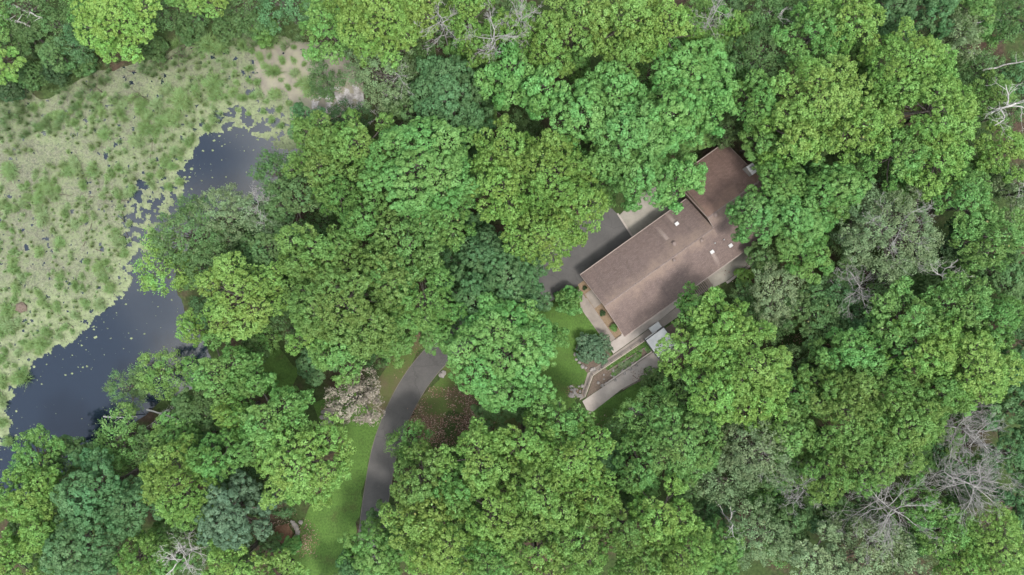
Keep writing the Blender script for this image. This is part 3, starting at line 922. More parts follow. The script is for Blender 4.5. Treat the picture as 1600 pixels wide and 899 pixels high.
wx, wy = U(1024, 512, .9)
bench = tag(empty("white_cabinet", (wx, wy, 0), H_A), "white flat-topped cabinet beside the house wall by the canopy", "cabinet")
MB().box(0, 0, .45, 1.7, .9, .9).build("body", WHITE, bench)
MB().box(0, 0, .925, 1.8, 1.0, .05).build("top", MEMBRANE, bench)

sx, sy = U(1092, 450, .5)
deck = tag(empty("slatted_deck", (sx, sy, 0), H_A), "small grey slatted deck showing under the southeast eave", "deck")
for i in range(14):
    MB().box(-2.0 + i * .3, 0, .5, .2, 2.2, .05).build("slat", TIMBER, deck)
for y in (-.8, .8): MB().box(0, y, .42, 4.3, .12, .1).build("joist", TIMBER, deck)
for x in (-1.9, 1.9):
    for y in (-.8, .8): MB().box(x, y, .18, .12, .12, .37).build("leg", TIMBER, deck)

def rail(name, pts, h, label, mat_cap, mat_post, w=.14, every=1.6, posts=True):
    P = [U(x, y, h) for x, y in pts]
    root = tag(empty(name, (P[0][0], P[0][1], 0)), label, "railing" if posts else "wall")
    off = np.array(P[0])
    for p, q in zip(P, P[1:]):
        a, b = np.array(p) - off, np.array(q) - off
        MB().bar((*a, h), (*b, h), w, .07).build("cap_rail", mat_cap, root)
        L = np.linalg.norm(b - a); n = max(1, int(L / every))
        for i in range(n + 1):
            c = a + (b - a) * i / n
            MB().box(c[0], c[1], (h - .08) / 2, .09, .09, h - .08).build("post", mat_post, root)
        MB().bar((*a, h * .5), (*b, h * .5), .05, .06).build("mid_rail", mat_post, root)
    return root
rail("handrail", [(1018, 525.5), (926.5, 587), (914, 621)], .95, "pale timber handrail along the bent ramp above the planting bed", TIMBER_PALE, TIMBER)
def low_wall(name, pts, w, h, label, mat, z0=-.05):
    P = [U(x, y, h) for x, y in pts]
    off = P[0]
    b = MB()
    for p, q in zip(P, P[1:]):
        b.bar((p[0] - off[0], p[1] - off[1], h), (q[0] - off[0], q[1] - off[1], h), w, h - z0)
    return tag(b.build(name, mat, None, (off[0], off[1], 0)), label, "wall")
low_wall("retaining_wall", [(1019, 549.5), (944.5, 601.5)], .22, .35, "low pale retaining wall between planting bed and lower path", CONCRETE_PALE)
low_wall("timber_edging", [(1012, 541), (950, 580)], .18, .25, "dark timber edging splitting the planting bed lengthwise", TIMBER)
low_wall("timber_edging", [(1026, 579.5), (1003, 593), (973, 609)], .16, .14, "weathered timber edging along the lower path's outer side", TIMBER)
low_wall("garden_border", [(916.3, 466), (960.8, 529.5)], .12, .12, "thin concrete border between mulch bed and footpath", CONCRETE)
low_wall("garden_border", [(961, 531), (971, 523.5)], .14, .16, "short dark border closing the mulch bed by the roof corner", TIMBER)

# ---- stones: piles and a ring, each stone a piece
def stone_mesh(seed):
    r = random.Random(seed)
    me = bpy.data.meshes.new("stone")
    t = (1 + 5 ** .5) / 2
    vs_ = [(-1, t, 0), (1, t, 0), (-1, -t, 0), (1, -t, 0), (0, -1, t), (0, 1, t), (0, -1, -t), (0, 1, -t), (t, 0, -1), (t, 0, 1), (-t, 0, -1), (-t, 0, 1)]
    fs = [(0, 11, 5), (0, 5, 1), (0, 1, 7), (0, 7, 10), (0, 10, 11), (1, 5, 9), (5, 11, 4), (11, 10, 2), (10, 7, 6), (7, 1, 8),
          (3, 9, 4), (3, 4, 2), (3, 2, 6), (3, 6, 8), (3, 8, 9), (4, 9, 5), (2, 4, 11), (6, 2, 10), (8, 6, 7), (9, 8, 1)]
    vv = [tuple(c / 1.9 * r.uniform(.75, 1.2) for c in v) for v in vs_]
    me.from_pydata([(x, y, z * .65) for x, y, z in vv], [], fs); me.update()
    me.materials.append(STONE)
    return me
STONES = [stone_mesh(i) for i in range(6)]
def stones(name, label, pts, s0, s1, seed, cat="rocks"):
    r = random.Random(seed)
    x0, y0 = U(*pts[0])
    root = tag(empty(name, (x0, y0, 0)), label, cat)
    for px, py in pts:
        x, y = U(px, py)
        s = r.uniform(s0, s1)
        link("stone", STONES[r.randrange(6)], root, (x - x0, y - y0, s * .25), (r.uniform(-.2, .2), r.uniform(-.2, .2), r.uniform(0, 6.28)), (s, s * r.uniform(.7, 1), s))
    return root
r_ = random.Random(5)
stones("stone_ring", "curved row of pale stones beside the brown mound near the lawn",
       [(456, 815), (459, 818), (462, 822), (464, 826), (461, 820), (465, 834), (466, 837), (464, 840), (463, 843), (465, 831), (458, 816), (462, 838), (464, 823), (470, 816)], .26, .46, 1)
stones("rock_pile", "pile of pale stones at the left of the beige-leaved tree",
       [(510 + r_.uniform(-6, 8), 654 + r_.uniform(-16, 12)) for _ in range(22)], .28, .55, 2)
stones("rock_pile", "grey rubble heap at the foot of the bent ramp",
       [(902 + r_.uniform(-11, 8), 612 + r_.uniform(-9, 9)) for _ in range(24)], .16, .34, 3)
stones("rock_border", "ring of small stones round the dark globe bush",
       [(927 + 27 * math.cos(a) + r_.uniform(-1.5, 1.5), 551 + 27 * math.sin(a) + r_.uniform(-1.5, 1.5)) for a in [i * .26 + .7 for i in range(15)]], .22, .42, 4)
stones("rock_border", "scattered stones among the plants of the sloping planting bed",
       [(r_.uniform(925, 985), 0) for _ in range(1)] and [(lambda t, s: (926 + 84 * t + s * 8, 605 - 56 * t + s * 10))(r_.uniform(0, .75), r_.uniform(-.6, .8)) for _ in range(34)], .16, .36, 5)
stones("roadside_stone", "two pale stones lying at the driveway's inner edge", [(690.5, 586), (693, 583.5)], .4, .6, 6)

def mound():
    x0, y0 = U(443, 834)
    b = MB(); n, m = 18, 6
    r = random.Random(9)
    for i in range(m):
        for j in range(n):
            a = 2 * math.pi * j / n; q = 1 - i / m
            rr = 1.5 * q * r.uniform(.9, 1.1)
            b.v.append((rr * math.cos(a), rr * math.sin(a), .55 * (1 - q * q) + r.uniform(0, .06)))
    b.v.append((0, 0, .6))
    for i in range(m - 1):
        for j in range(n):
            k = (j + 1) % n
            b.f.append((i * n + j, i * n + k, (i + 1) * n + k, (i + 1) * n + j))
    for j in range(n): b.f.append(((m - 1) * n + j, (m - 1) * n + (j + 1) % n, m * n))
    tag(b.build("leaf_mound", BROWN, None, (x0, y0, 0)), "round brown mound of raked leaves beside the stone row", "mound")
M = Mat("raked_leaves", 0.95, 0.1)
n2 = M.noise(M.wpos(), 7.0, 6, 0.8)
M.color(M.ramp(n2, [(0.3, (0.09, 0.05, 0.03)), (0.6, (0.19, 0.115, 0.075)), (0.8, (0.28, 0.19, 0.14))])); M.bump(n2, 0.9, 0.08)
BROWN = M.m
mound()
boulder_mesh = STONES[2].copy(); boulder_mesh.materials.clear(); boulder_mesh.materials.append(SOIL)
tag(link("boulder", boulder_mesh, None, (*U(35, 481, WATER_Z), WATER_Z + .1), (0, 0, .4), (1.0, .9, .8)), "brown boulder breaking the duckweed at the left edge", "rock")
# ------------------------------------------------------------------ trees
def unit(a): return a / (np.linalg.norm(a, axis=1, keepdims=True) + 1e-9)
def fib(n, r, jit=0.3):
    i = np.arange(n) + 0.5
    z = 1 - 2 * i / n
    th = math.pi * (1 + 5 ** 0.5) * i + r.uniform(0, 6.28)
    q = np.sqrt(np.maximum(0, 1 - z * z))
    d = np.stack([q * np.cos(th), q * np.sin(th), z], 1)
    return unit(d + r.normal(0, jit / math.sqrt(n) * 2.0, d.shape))

def make_crown(seed, R, H, V, nl, lr, cr, leaf, per, drop, low, spiky=0.0, ragged=0.0, gap=1.7, rough=.42):
    """crown = lobes on the limbs, each lobe covered with leaf tufts, each tuft a dome of leaves"""
    r = np.random.RandomState(seed)
    zc = H - V
    d = fib(int(nl * 1.7), r, 0.7)
    d = d[d[:, 2] > -0.42][:nl]
    lrad = lr * R * r.uniform(0.65, 1.3, len(d))
    # the outline of a crown is never round: stretch by direction
    ang = np.arctan2(d[:, 1], d[:, 0])
    st = 1 + ragged * (0.6 * np.sin(2 * ang + r.uniform(0, 6.28)) + 0.5 * np.sin(3 * ang + r.uniform(0, 6.28)) + r.uniform(-.6, .6, len(d)))
    C = d * np.stack([(R - lrad * 0.92) * st, (R - lrad * 0.92) * st, (V - lrad * 0.8) * r.uniform(.74, 1.10, len(d))], 1)
    C = np.concatenate([C, [[r.uniform(-.1, .1) * R, r.uniform(-.1, .1) * R, V - lr * R * 1.05]]])
    lrad = np.concatenate([lrad, [lr * R * 1.15]])
    # a few lower boughs reach past the rest
    ns = 3 + len(d) // 5
    sa = r.uniform(0, 6.28, ns); sr = lr * R * r.uniform(.45, .75, ns); sq = R * r.uniform(.88, 1.08, ns)
    C = np.concatenate([C, np.stack([np.cos(sa) * sq, np.sin(sa) * sq, V * r.uniform(-.25, .35, ns)], 1)])
    lrad = np.concatenate([lrad, sr])
    C[:, 2] += zc
    pos, out, lob = [], [], []
    sp = cr * gap
    for k in range(len(C)):
        n = max(12, int(4 * math.pi * lrad[k] ** 2 / sp ** 2))
        q = fib(n, r, 0.55)
        P = C[k] + q * lrad[k] * r.uniform(0.80, 1.14, (n, 1)) * np.array([1, 1, 0.9])
        D = np.linalg.norm(P[:, None, :] - C[None], axis=2) / lrad[None]
        D[:, k] = 9
        ok = (D.min(axis=1) > 0.88) & (q[:, 2] > -0.3) & (P[:, 2] > zc - V * low) & (r.rand(n) > drop)
        pos.append(P[ok]); out.append(q[ok]); lob.append(np.full(ok.sum(), k))
    pos, out, lob = np.concatenate(pos), np.concatenate(out), np.concatenate(lob)
    ltint, lhue = r.rand(len(C)), r.rand(len(C))
    up = np.array([[0, 0, 1.0]])
    axis = unit(0.6 * out + 0.3 * unit(pos - np.array([[0, 0, zc]])) + 0.55 * up)
    nc = len(pos)
    crs = cr * r.uniform(0.65, 1.35, nc)
    ctint = r.rand(nc)
    idx = np.repeat(np.arange(nc), per)
    N = len(idx)
    v = unit(r.normal(0, 1, (N, 3)))
    dot = np.sum(v * axis[idx], 1, keepdims=True)
    v = np.where(dot < -0.1, v - 2 * dot * axis[idx], v)
    rad = r.uniform(0.55, 1.05, (N, 1)) ** 0.6
    lp = pos[idx] + v * crs[idx][:, None] * rad * np.array([1, 1, 0.8])
    if spiky: lp += axis[idx] * (r.rand(N, 1) ** 3) * spiky
    nrm = unit(v + 0.25 * up + r.normal(0, rough, (N, 3)))
    # sparse leaves deeper in the crown
    M_ = int(N * 0.10)
    k = r.randint(0, len(C), M_)
    v2 = unit(r.normal(0, 1, (M_, 3)))
    ip = C[k] + v2 * lrad[k][:, None] * r.uniform(.45, .85, (M_, 1))
    lp = np.concatenate([lp, ip]); nrm = np.concatenate([nrm, unit(v2 + r.normal(0, .5, (M_, 3)) + up * .6)])
    lf = np.concatenate([np.full(N, leaf), np.full(M_, leaf * 1.35)]) * r.uniform(.7, 1.3, N + M_)
    tint = np.concatenate([0.30 * ltint[lob[idx]] + 0.35 * ctint[idx] + 0.35 * r.rand(N), r.rand(M_)])
    hue = np.concatenate([0.55 * lhue[lob[idx]] + 0.25 * ctint[idx] + 0.2 * r.rand(N), r.rand(M_)])
    N = len(lp)
    ref = unit(r.normal(0, 1, (N, 3)))
    t = unit(np.cross(nrm, ref)); u = np.cross(nrm, t)
    a, b = (lf * 0.62)[:, None], (lf * 0.42)[:, None]
    Vt = np.stack([lp - t * a, lp + u * b - nrm * b * .35, lp + t * a, lp - u * b - nrm * b * .35], 1).reshape(-1, 3)
    me = np_mesh("crown", Vt, np.arange(4 * N).reshape(-1, 4), LEAF, attrs={"tint": tint, "hue": hue})
    # trunk with a limb to every lobe and twigs inside it
    segs = []
    tr = 0.028 * H
    top = np.array([0, 0, zc + V * .25])
    pts = [np.array([0, 0, -.1]), np.array([r.uniform(-.2, .2), r.uniform(-.2, .2), H * .2]), np.array([r.uniform(-.3, .3), r.uniform(-.3, .3), max(zc - V * .3, H * .3)]), top]
    for i in range(3): segs.append((pts[i], pts[i + 1], tr * (1.25, .85, .65)[i], tr * (.85, .65, .3)[i]))
    for k in range(len(C)):
        s = pts[2] + (top - pts[2]) * r.uniform(-.1, .8)
        m = (s + C[k]) / 2 + np.array([0, 0, -.06 * R])
        segs += [(s, m, tr * .38, tr * .26), (m, C[k], tr * .26, tr * .15)]
        for _ in range(5):
            e = C[k] + unit(r.normal(0, 1, (1, 3)))[0] * np.array([1, 1, .8]) * lrad[k] * r.uniform(.6, .85)
            segs.append((C[k], e, tr * .12, tr * .04))
    return me, segs

CROWN = {}
def add_kind(kind, sizes, nvar, bark=BARK, **kw):
    CROWN[kind] = []
    for si, (R, H, V, nl) in enumerate(sizes):
        for v in range(nvar[si]):
            me, segs = make_crown(hash_seed(kind, si, v), R, H, V, nl, **kw)
            CROWN[kind].append((R, H, me, tubes_mesh("trunk", segs, bark)))
def hash_seed(kind, a, b): return (ord(kind[0]) * 131 + a * 17 + b * 7 + 3) % 99991
#                     R    H    V   lobes
add_kind('oak',    [(4.2, 13, 3.6, 12), (5.6, 16, 4.6, 17), (7.2, 18, 5.2, 22)], [3, 5, 4], lr=.30, cr=.37, leaf=.20, per=38, drop=.10, low=.5, ragged=.26, spiky=.30, gap=1.92, rough=.5)
add_kind('maple',  [(3.0, 9, 2.8, 11), (5.0, 14, 4.4, 18), (6.8, 17, 5.4, 26)], [3, 4, 3], lr=.29, cr=.45, leaf=.20, per=54, drop=.03, low=.55, ragged=.08, gap=1.8, rough=.30)
add_kind('feather',[(3.2, 9, 2.8, 10), (4.8, 13, 4.0, 15), (6.4, 15, 4.6, 20)], [3, 3, 2], lr=.36, cr=.55, leaf=.19, per=50, drop=.22, low=.6, spiky=.7, ragged=.18)
add_kind('shrub',  [(1.6, 2.6, 1.4, 7), (2.6, 4.5, 2.2, 9)], [3, 3], lr=.42, cr=.33, leaf=.17, per=44, drop=.04, low=.75, ragged=.08)

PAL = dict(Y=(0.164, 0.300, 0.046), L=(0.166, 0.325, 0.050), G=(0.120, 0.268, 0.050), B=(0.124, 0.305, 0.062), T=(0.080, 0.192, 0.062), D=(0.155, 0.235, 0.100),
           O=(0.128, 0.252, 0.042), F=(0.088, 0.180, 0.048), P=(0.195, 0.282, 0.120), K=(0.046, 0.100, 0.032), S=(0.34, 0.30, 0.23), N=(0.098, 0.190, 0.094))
rt = np.random.RandomState(2024)
COVER = []
NAMED = []
USED = set()
def plant(px, py, r, H, kind, col, label, group=None, name=None, cat=None, grow=1.0):
    zc = H * 0.72
    f = K * (CAM_H - zc)
    R = r * f * grow
    opts = CROWN[kind]
    best = min(abs(math.log(o[0] / R)) for o in opts)
    c = [o for o in opts if abs(math.log(o[0] / R)) < best + .08]
    R0, H0, cm, tm = c[rt.randint(len(c))]
    s = R / R0
    sz = H / H0
    x, y = U(px, py, zc)
    nm = name or ("shrub" if kind == 'shrub' else "broadleaf_tree")
    e = empty(nm, (x, y, -0.02), rt.uniform(0, 6.28))
    e.scale = (s, s * rt.uniform(.86, 1.14), sz)
    o = link("crown", cm, e)
    c3 = np.array(PAL[col]) * rt.uniform(.92, 1.08) * rt.uniform(.96, 1.04, 3)
    o.color = (*c3, 1)
    link("trunk", tm, e)
    COVER.append((px, py, r))
    return tag(e, label, cat or ("shrub" if kind == 'shrub' else "tree"), group)

TREES = """
187 33 63 12 oak L|bright lime green tree at the top edge over the marsh grass
138 8 34 9 feather G|green tree at the top edge touching the lime tree's left side
4 98 28 8 maple L|small bright green tree cut by the left edge beside the marsh grass
50 18 40 7 feather F|loose green tree in the top left corner behind the white fallen trunk
20 60 30 6 feather F|dark low tree at the left edge below the white fallen trunk
-25 35 46 8 feather G|green tree filling the very top left corner
100 45 36 7 feather F|dark feathery tree left of the lime tree above the marsh grass
255 18 30 7 feather F|dark feathery tree right of the lime tree at the top edge
325 2 34 10 oak L|small bright green crown at the top edge above the bare snag
290 -12 30 9 oak G|mid green crown cut by the top edge beside the small bright one
385 18 36 7 feather F|low feathery dark tree at the top edge above the mud flat
445 12 42 8 feather T|dense dark green tree at the top edge left of the big olive crown
518 50 46 13 oak G|green tree overhanging the top of the mud flat
600 32 74 17 oak Y|large yellow-green tree at the top edge right of the mud flat
555 5 50 15 oak Y|yellow-green tree at the top edge left of the large one
655 15 46 16 oak Y|yellow-green tree at the top edge left of the bare tangled branches
660 70 32 10 oak F|dark green tree below the bare tangled branches at the top
735 30 40 15 oak L|pale lime tree between two tangles of bare branches at the top edge
748 75 30 13 oak L|small lime crown hanging below the bare branches at the top
600 118 54 13 feather D|grey-green feathery tree with pale twigs standing beside the white glinting water
508 122 30 6 feather F|low dark bushy tree on the mud flat beside the white glint
545 190 30 4 feather K|dark low willow bush below the white glinting water
698 148 60 14 maple T|dusky blue-green tree north of the round bright maple
640 178 40 10 maple F|dark green tree between the grey-green tree and the round maple
740 195 36 12 maple T|dusky green tree tucked behind the round maple's upper right
480 188 30 7 maple T|small teal evergreen-looking tree at the pond's upper right corner
500 225 46 12 oak O|olive tree right of the pond's upper end
570 232 56 14 oak O|olive tree left of the round bright maple
505 262 52 13 oak O|broad olive tree above the shore's feathery trees
440 275 40 9 feather F|grey-green tree leaning over the pond's upper right bank
655 264 80 18 maple B|round bright green maple dome, the most regular crown in the forest
530 306 34 14 oak G|small bright green crown at the lower left of the round maple
465 318 46 11 oak F|shady green tree between the shore trees and olive trees
350 338 46 10 feather D|feathery grey-green tree at the narrow neck of the pond
410 328 42 10 feather D|pale twiggy grey tree behind the pond neck
300 368 58 10 feather F|large soft feathery tree leaning over the pond neck
262 412 44 9 feather L|yellowish feathery tree reaching farthest left over the water
330 415 46 9 feather F|soft grey-green tree right of the yellowish shore tree
378 465 72 14 oak Y|big yellow-green shore tree below the feathery trees
300 512 28 8 oak L|small lime tree at the water's edge below the big shore tree
430 385 52 10 oak F|dark shaded tree between the feathery shore trees and the big olive oak
500 395 62 16 oak O|olive-lime oak above the largest oak left of the driveway
545 470 92 18 oak O|largest olive oak left of the driveway, its broad dome above the beige tree
500 520 48 14 oak L|yellow-green lobe tree on the largest oak's lower left
538 536 56 15 oak G|green tree directly above the beige-leaved tree
588 512 42 14 oak O|olive tree reaching toward the driveway bend
575 345 46 15 oak G|green tree below left of the round maple
640 372 56 16 oak G|green tree directly below the round maple
700 345 44 15 oak G|mid green tree below right of the round maple
600 425 50 15 oak G|green tree in the middle between oak and driveway bend
665 470 58 15 oak G|green tree just above the driveway bend
790 300 54 16 oak Y|yellow-green tree right of the round maple
790 245 56 16 oak Y|upper yellow-green tree right of the round maple
868 272 66 17 oak Y|large yellow-green tree left of the concrete apron
902 326 50 15 oak Y|yellow-green tree overhanging the parking pad
848 366 62 15 oak Y|yellow-green tree at the parking pad's left side
760 395 46 12 maple T|teal tree left of the parking pad
790 432 52 13 maple T|broad teal tree between parking pad and driveway bend
740 470 50 12 maple T|teal tree above the bright maple by the driveway
820 470 34 10 maple T|small teal tree at the parking pad's lower left corner
786 558 84 17 maple B|big bright green maple between the driveway bend and the lawn
858 532 32 12 maple B|bright green maple lobe tree standing over the lawn
775 632 42 8 maple F|dark green tree below the big bright maple
830 625 40 7 maple F|shaded dark tree at the lawn's lower left
350 575 52 13 oak G|fresh green tree at the pond's right bank
395 600 40 12 oak G|fresh green tree behind the bank tree toward the dark grass gap
255 584 38 7 feather O|low olive bush tree on the pond's right bank
205 608 34 4 feather F|grey-green bush at the water's edge left of the bleached dead tree
332 640 34 8 feather F|dark feathery tree right of the bleached dead tree
370 645 34 12 oak L|small bright crown right of the bleached dead tree
430 645 58 15 oak G|green tree left of the rock pile
474 722 72 16 oak L|bright lime tree left of the lower driveway
415 690 40 13 oak G|mid green tree touching the bright lime tree's upper left
345 715 46 14 oak G|green tree between the lime tree and the yellow-green one
288 752 64 15 oak Y|yellow-green broccoli-like tree in the lower left
275 676 40 9 oak G|green tree below the bleached dead tree
195 685 48 9 feather G|light green feathery tree at the pond's bottom right shore
235 705 40 8 oak F|dark green tree behind the feathery shore tree
60 712 46 11 oak G|green tree at the pond's bottom left end
110 715 34 7 maple F|dark green tree on the pond's lowest bank
60 770 50 13 oak L|lime tree near the left edge below the pond
20 775 44 13 oak L|lime tree cut by the left edge below the pond
75 815 44 14 oak L|lower lime tree beside the dark blue-green crown
15 880 48 14 oak L|lime tree in the bottom left corner
150 768 66 15 maple T|dark blue-green crown, upper of the lower left pair
205 790 48 14 maple T|dark blue-green tree left of the yellow-green broccoli-like one
130 848 66 15 maple T|dark blue-green crown, lower of the lower left pair
220 868 40 14 oak O|olive tree at the bottom edge left of the bare pale tree
362 800 60 14 maple N|round blue-grey tree left of the brown mound
365 885 44 13 oak L|lime tree at the bottom edge right of the bare pale tree
432 908 48 10 oak L|lime tree at the bottom edge below the brown mound
385 868 26 7 oak F|small dark green tree below the round blue-grey one
520 918 30 8 maple F|dark tree at the bottom edge below the lawn strip
560 622 44 12 feather S|beige-leaved dry tree beside the driveway
588 862 50 13 maple G|green tree where the driveway leaves at the bottom
554 876 26 11 maple T|teal crown left of where the driveway ends at the bottom
640 694 34 10 feather G|thin green tree leaning over the driveway's lower bend
660 746 52 15 oak O|olive tree right of the lower driveway
666 812 54 15 oak Y|yellow-green tree right of the driveway's end
690 855 62 16 oak Y|yellow-green tree at the bottom edge right of the driveway's end
750 715 60 16 oak L|lime tree below the brown leaf patch
715 760 46 15 oak G|green tree between the two trees right of the lower driveway
770 795 60 16 oak Y|yellow-green tree left of the bottom centre
760 870 52 15 oak G|green tree at the bottom edge left of centre
873 655 48 15 oak G|green tree left of the lower path's end
820 690 52 16 oak L|lime tree below the big bright maple's shade
895 712 64 17 oak L|large lime tree below the lower path's end
850 770 62 17 oak Y|yellow-green tree at bottom centre with rusty tips
930 770 46 15 oak Y|yellow-green tree right of the rusty-tipped one
835 865 58 16 oak Y|yellow-green tree at the bottom edge near the centre
910 845 56 15 oak O|olive tree at the bottom edge right of centre
970 820 48 15 oak O|olive tree below the small brown gap at lower centre
1020 650 58 9 feather G|low feathery green tree below the lower path
1065 690 66 14 oak G|green tree below the canopy's big lime tree
1000 728 46 12 oak G|soft green tree left of the small brown gap
1035 800 54 15 oak L|lime tree at lower centre right
1060 862 58 15 oak L|lime tree at the bottom edge, lower centre right
1000 880 46 14 oak O|olive tree at the bottom edge between two lime trees
1125 855 48 12 maple G|green tree at the bottom edge left of the white forked snag
1092 489 42 12 oak G|green tree against the roof's southeast eave
1078 542 50 14 oak L|lime tree overhanging the white canopy
1126 512 50 16 oak L|lime tree between canopy and brown gravel patch
1170 565 66 17 oak L|large lime tree right of the canopy
1115 600 52 16 oak L|lime tree below the canopy
1175 620 50 15 oak L|lower lime tree of the group right of the canopy
1030 595 24 5 shrub F|green bush at the canopy's lower corner
1166 462 24 4 feather F|low dull bush beside the side walk
1213 460 46 9 feather P|pale yellow-green round tree right of the side walk
1268 490 44 10 oak F|dark green small tree right of the pale round tree
1120 745 44 11 feather D|grey-green feathery tree left of the forked snag
1180 700 58 13 feather D|dusty grey-green tree in the lower middle right
1225 672 46 13 maple G|soft teal-green tree beside the big olive crown
1235 610 40 12 oak G|green tree between lime group and olive crown
1180 835 50 12 feather D|grey-green tree at lower right right of the forked snag
1290 610 46 14 oak O|olive tree at the upper left of the big olive crown
1330 650 66 16 oak O|left part tree of the big olive canopy at right
1405 655 68 17 oak O|big olive tree left of the bare grey tangle
1362 708 62 16 oak O|lower olive tree above the bare spreading branches
1290 740 46 15 oak O|olive tree right of the small bare bush
1450 610 56 16 oak O|upper right tree of the big olive canopy
1330 552 46 14 oak B|fresh green tree below the bare white branches
1290 570 36 11 oak G|green tree left of the fresh green one
1410 505 56 15 oak G|green tree below the fallen-looking white limb
1440 545 56 16 oak L|lime tree at right middle
1510 570 72 17 oak L|large lime tree near the right edge below middle
1490 480 56 15 oak G|green tree near the right edge at middle height
1545 500 46 15 oak G|green tree close to the right edge at middle height
1585 560 40 12 maple T|dark tree at the right edge below middle
1590 640 46 12 maple T|dark teal tree at the right edge above the grey tangle's level
1580 710 44 12 maple T|dark teal tree at the right edge beside the grey tangle
1590 780 40 12 maple T|dark teal tree at the right edge below the grey tangle
1430 785 36 13 oak G|small green crown between two bare tangles
1470 825 46 13 oak G|green tree below the bare tangles
1560 855 62 15 oak L|bright lime tree in the bottom right corner
1500 880 44 13 oak L|lime tree at the bottom edge near the right corner
1345 868 56 13 feather P|pale silvery-green tree at the bottom edge at right
1410 882 48 13 feather P|pale silvery tree at the bottom edge right of its twin
1270 868 52 13 oak P|pale green tree at the bottom edge below the bare bush
1230 820 40 10 maple F|dark green tree under the small bare bush
1300 800 36 8 maple F|dark low tree left of the bare spreading branches
800 118 48 15 maple B|green tree above the yellow-green ones, left of the big north canopy
850 140 46 15 maple B|green tree at the left of the big north canopy
905 185 58 16 maple B|green tree in the big canopy north of the parking pad
955 145 46 15 maple B|green tree in the upper part of the big north canopy
985 215 66 17 maple B|largest green tree of the canopy north of the apron
1045 185 56 17 maple B|bright green tree between apron canopy and the roof's top corner
1085 118 60 16 maple B|bright domed tree north of the roof's top corner
1112 170 40 15 maple B|bright tree against the roof's top corner
1000 280 52 15 maple B|green tree overhanging the concrete apron
1062 284 41 14 maple B|green tree overhanging the roof's northwest corner
935 255 44 14 maple G|green tree between apron canopy and yellow-green tree
855 75 46 14 oak Y|yellow-green tree below the top edge tangle, north of centre
905 35 52 15 oak Y|yellow-green tree at the top edge, centre right
975 40 62 16 oak Y|big yellow-green tree at the top edge, centre right
1035 55 52 16 oak Y|yellow-green tree left of the grey bare twigs at top
985 88 44 14 oak Y|yellow-green tree in front of the big top edge one
800 60 40 13 oak L|lime tree right of the dark bare tangle at top
1150 48 32 8 oak L|small vivid green round tree at the top right of centre
1190 25 40 9 feather F|dull green tree at the top edge right of the vivid one
1185 95 46 11 feather F|dull green tree below the vivid round one
1188 220 34 12 maple G|green tree touching the wing roof just above the chimney
1180 160 46 14 oak G|green tree right of the roof's top corner
1270 60 52 14 oak G|green tree at upper right behind the lime giant
1320 35 56 15 oak L|lime tree at the top edge, right quarter
1275 165 76 18 oak Y|giant yellow-green tree at upper right
1330 200 56 17 oak L|lime tree at the giant's lower right shoulder
1235 215 50 15 oak L|lime tree at the giant's lower left
1415 105 66 16 oak L|large lime tree at upper right beyond the giant
1450 175 70 17 oak L|large bright tree left of the white dead one
1395 245 52 15 oak G|green tree below the large bright one
1460 255 56 15 oak L|lime tree below the white dead one's base
1390 15 46 12 maple T|dusky tree at the top edge above the large lime one
1450 30 44 12 maple T|dusky blue-green tree at the top edge near the right
1490 60 36 11 feather D|grey-green tree left of the thick bare trunk
1520 20 40 11 maple G|soft green tree at the top edge above the thick trunk
1530 110 34 8 feather F|dark bush below the thick bare trunk
1545 155 40 10 oak O|olive tree left of the white dead tree's top
1585 20 40 9 feather F|dark tree in the top right corner
1560 240 46 12 oak Y|yellowish tree below the white dead tree
1590 300 40 10 feather D|grey-green tree at the right edge below the white dead one
1215 290 46 13 maple G|green tree right of the chimney
1180 340 47 14 maple B|bright green tree covering the roof's east corner
1240 345 54 14 maple B|bright green tree east of the house
1300 300 52 14 maple G|green tree northeast of the house
1265 400 40 11 maple G|green tree hanging over the shady grass east of the house
1340 330 44 12 feather D|grey-green feathery tree left of the large twiggy one
1390 368 72 14 feather D|large twiggy grey-green tree right of the house
1500 320 56 15 oak G|green tree near the right edge above middle
1540 370 52 15 oak G|green tree at the right edge above middle
1480 385 40 9 maple K|dark shaded tree below the large twiggy one
1560 430 46 11 maple F|dark tree at the right edge at middle height
1380 445 40 9 feather F|low dull tree between the two bare white trees
"""
for line in TREES.strip().splitlines():
    a, label = line.split("|")
    px, py, r, H, kind, col = a.split()
    NAMED.append((float(px), float(py), label))
    plant(float(px), float(py), float(r), float(H), kind, col, label, grow=.93 if kind == 'maple' else .90)

for px, py, r, H, col, label in [
        (14, 132, 20, 2.6, 'K', "dark low bush at the left edge where the marsh grass begins"), (48, 116, 22, 3.0, 'F', "dark low bush on the bank left of the lime tree's shade"),
        (84, 104, 22, 3.2, 'K', "dark low bush under the dark feathery tree by the marsh"), (122, 96, 20, 2.8, 'F', "low green bush at the lime tree's lower left"),
        (236, 72, 20, 2.6, 'F', "low bush at the lime tree's lower right on the bank"), (290, 42, 22, 3.0, 'F', "low green bush above the crooked snag on the bank"),
        (352, 42, 22, 3.0, 'F', "low green bush on the bank above the mud flat's left end"), (410, 46, 20, 2.6, 'G', "low green bush on the bank below the dense dark tree")]:
    plant(px, py, r, H, 'shrub', col, label, name="bank_bush", cat="bush")
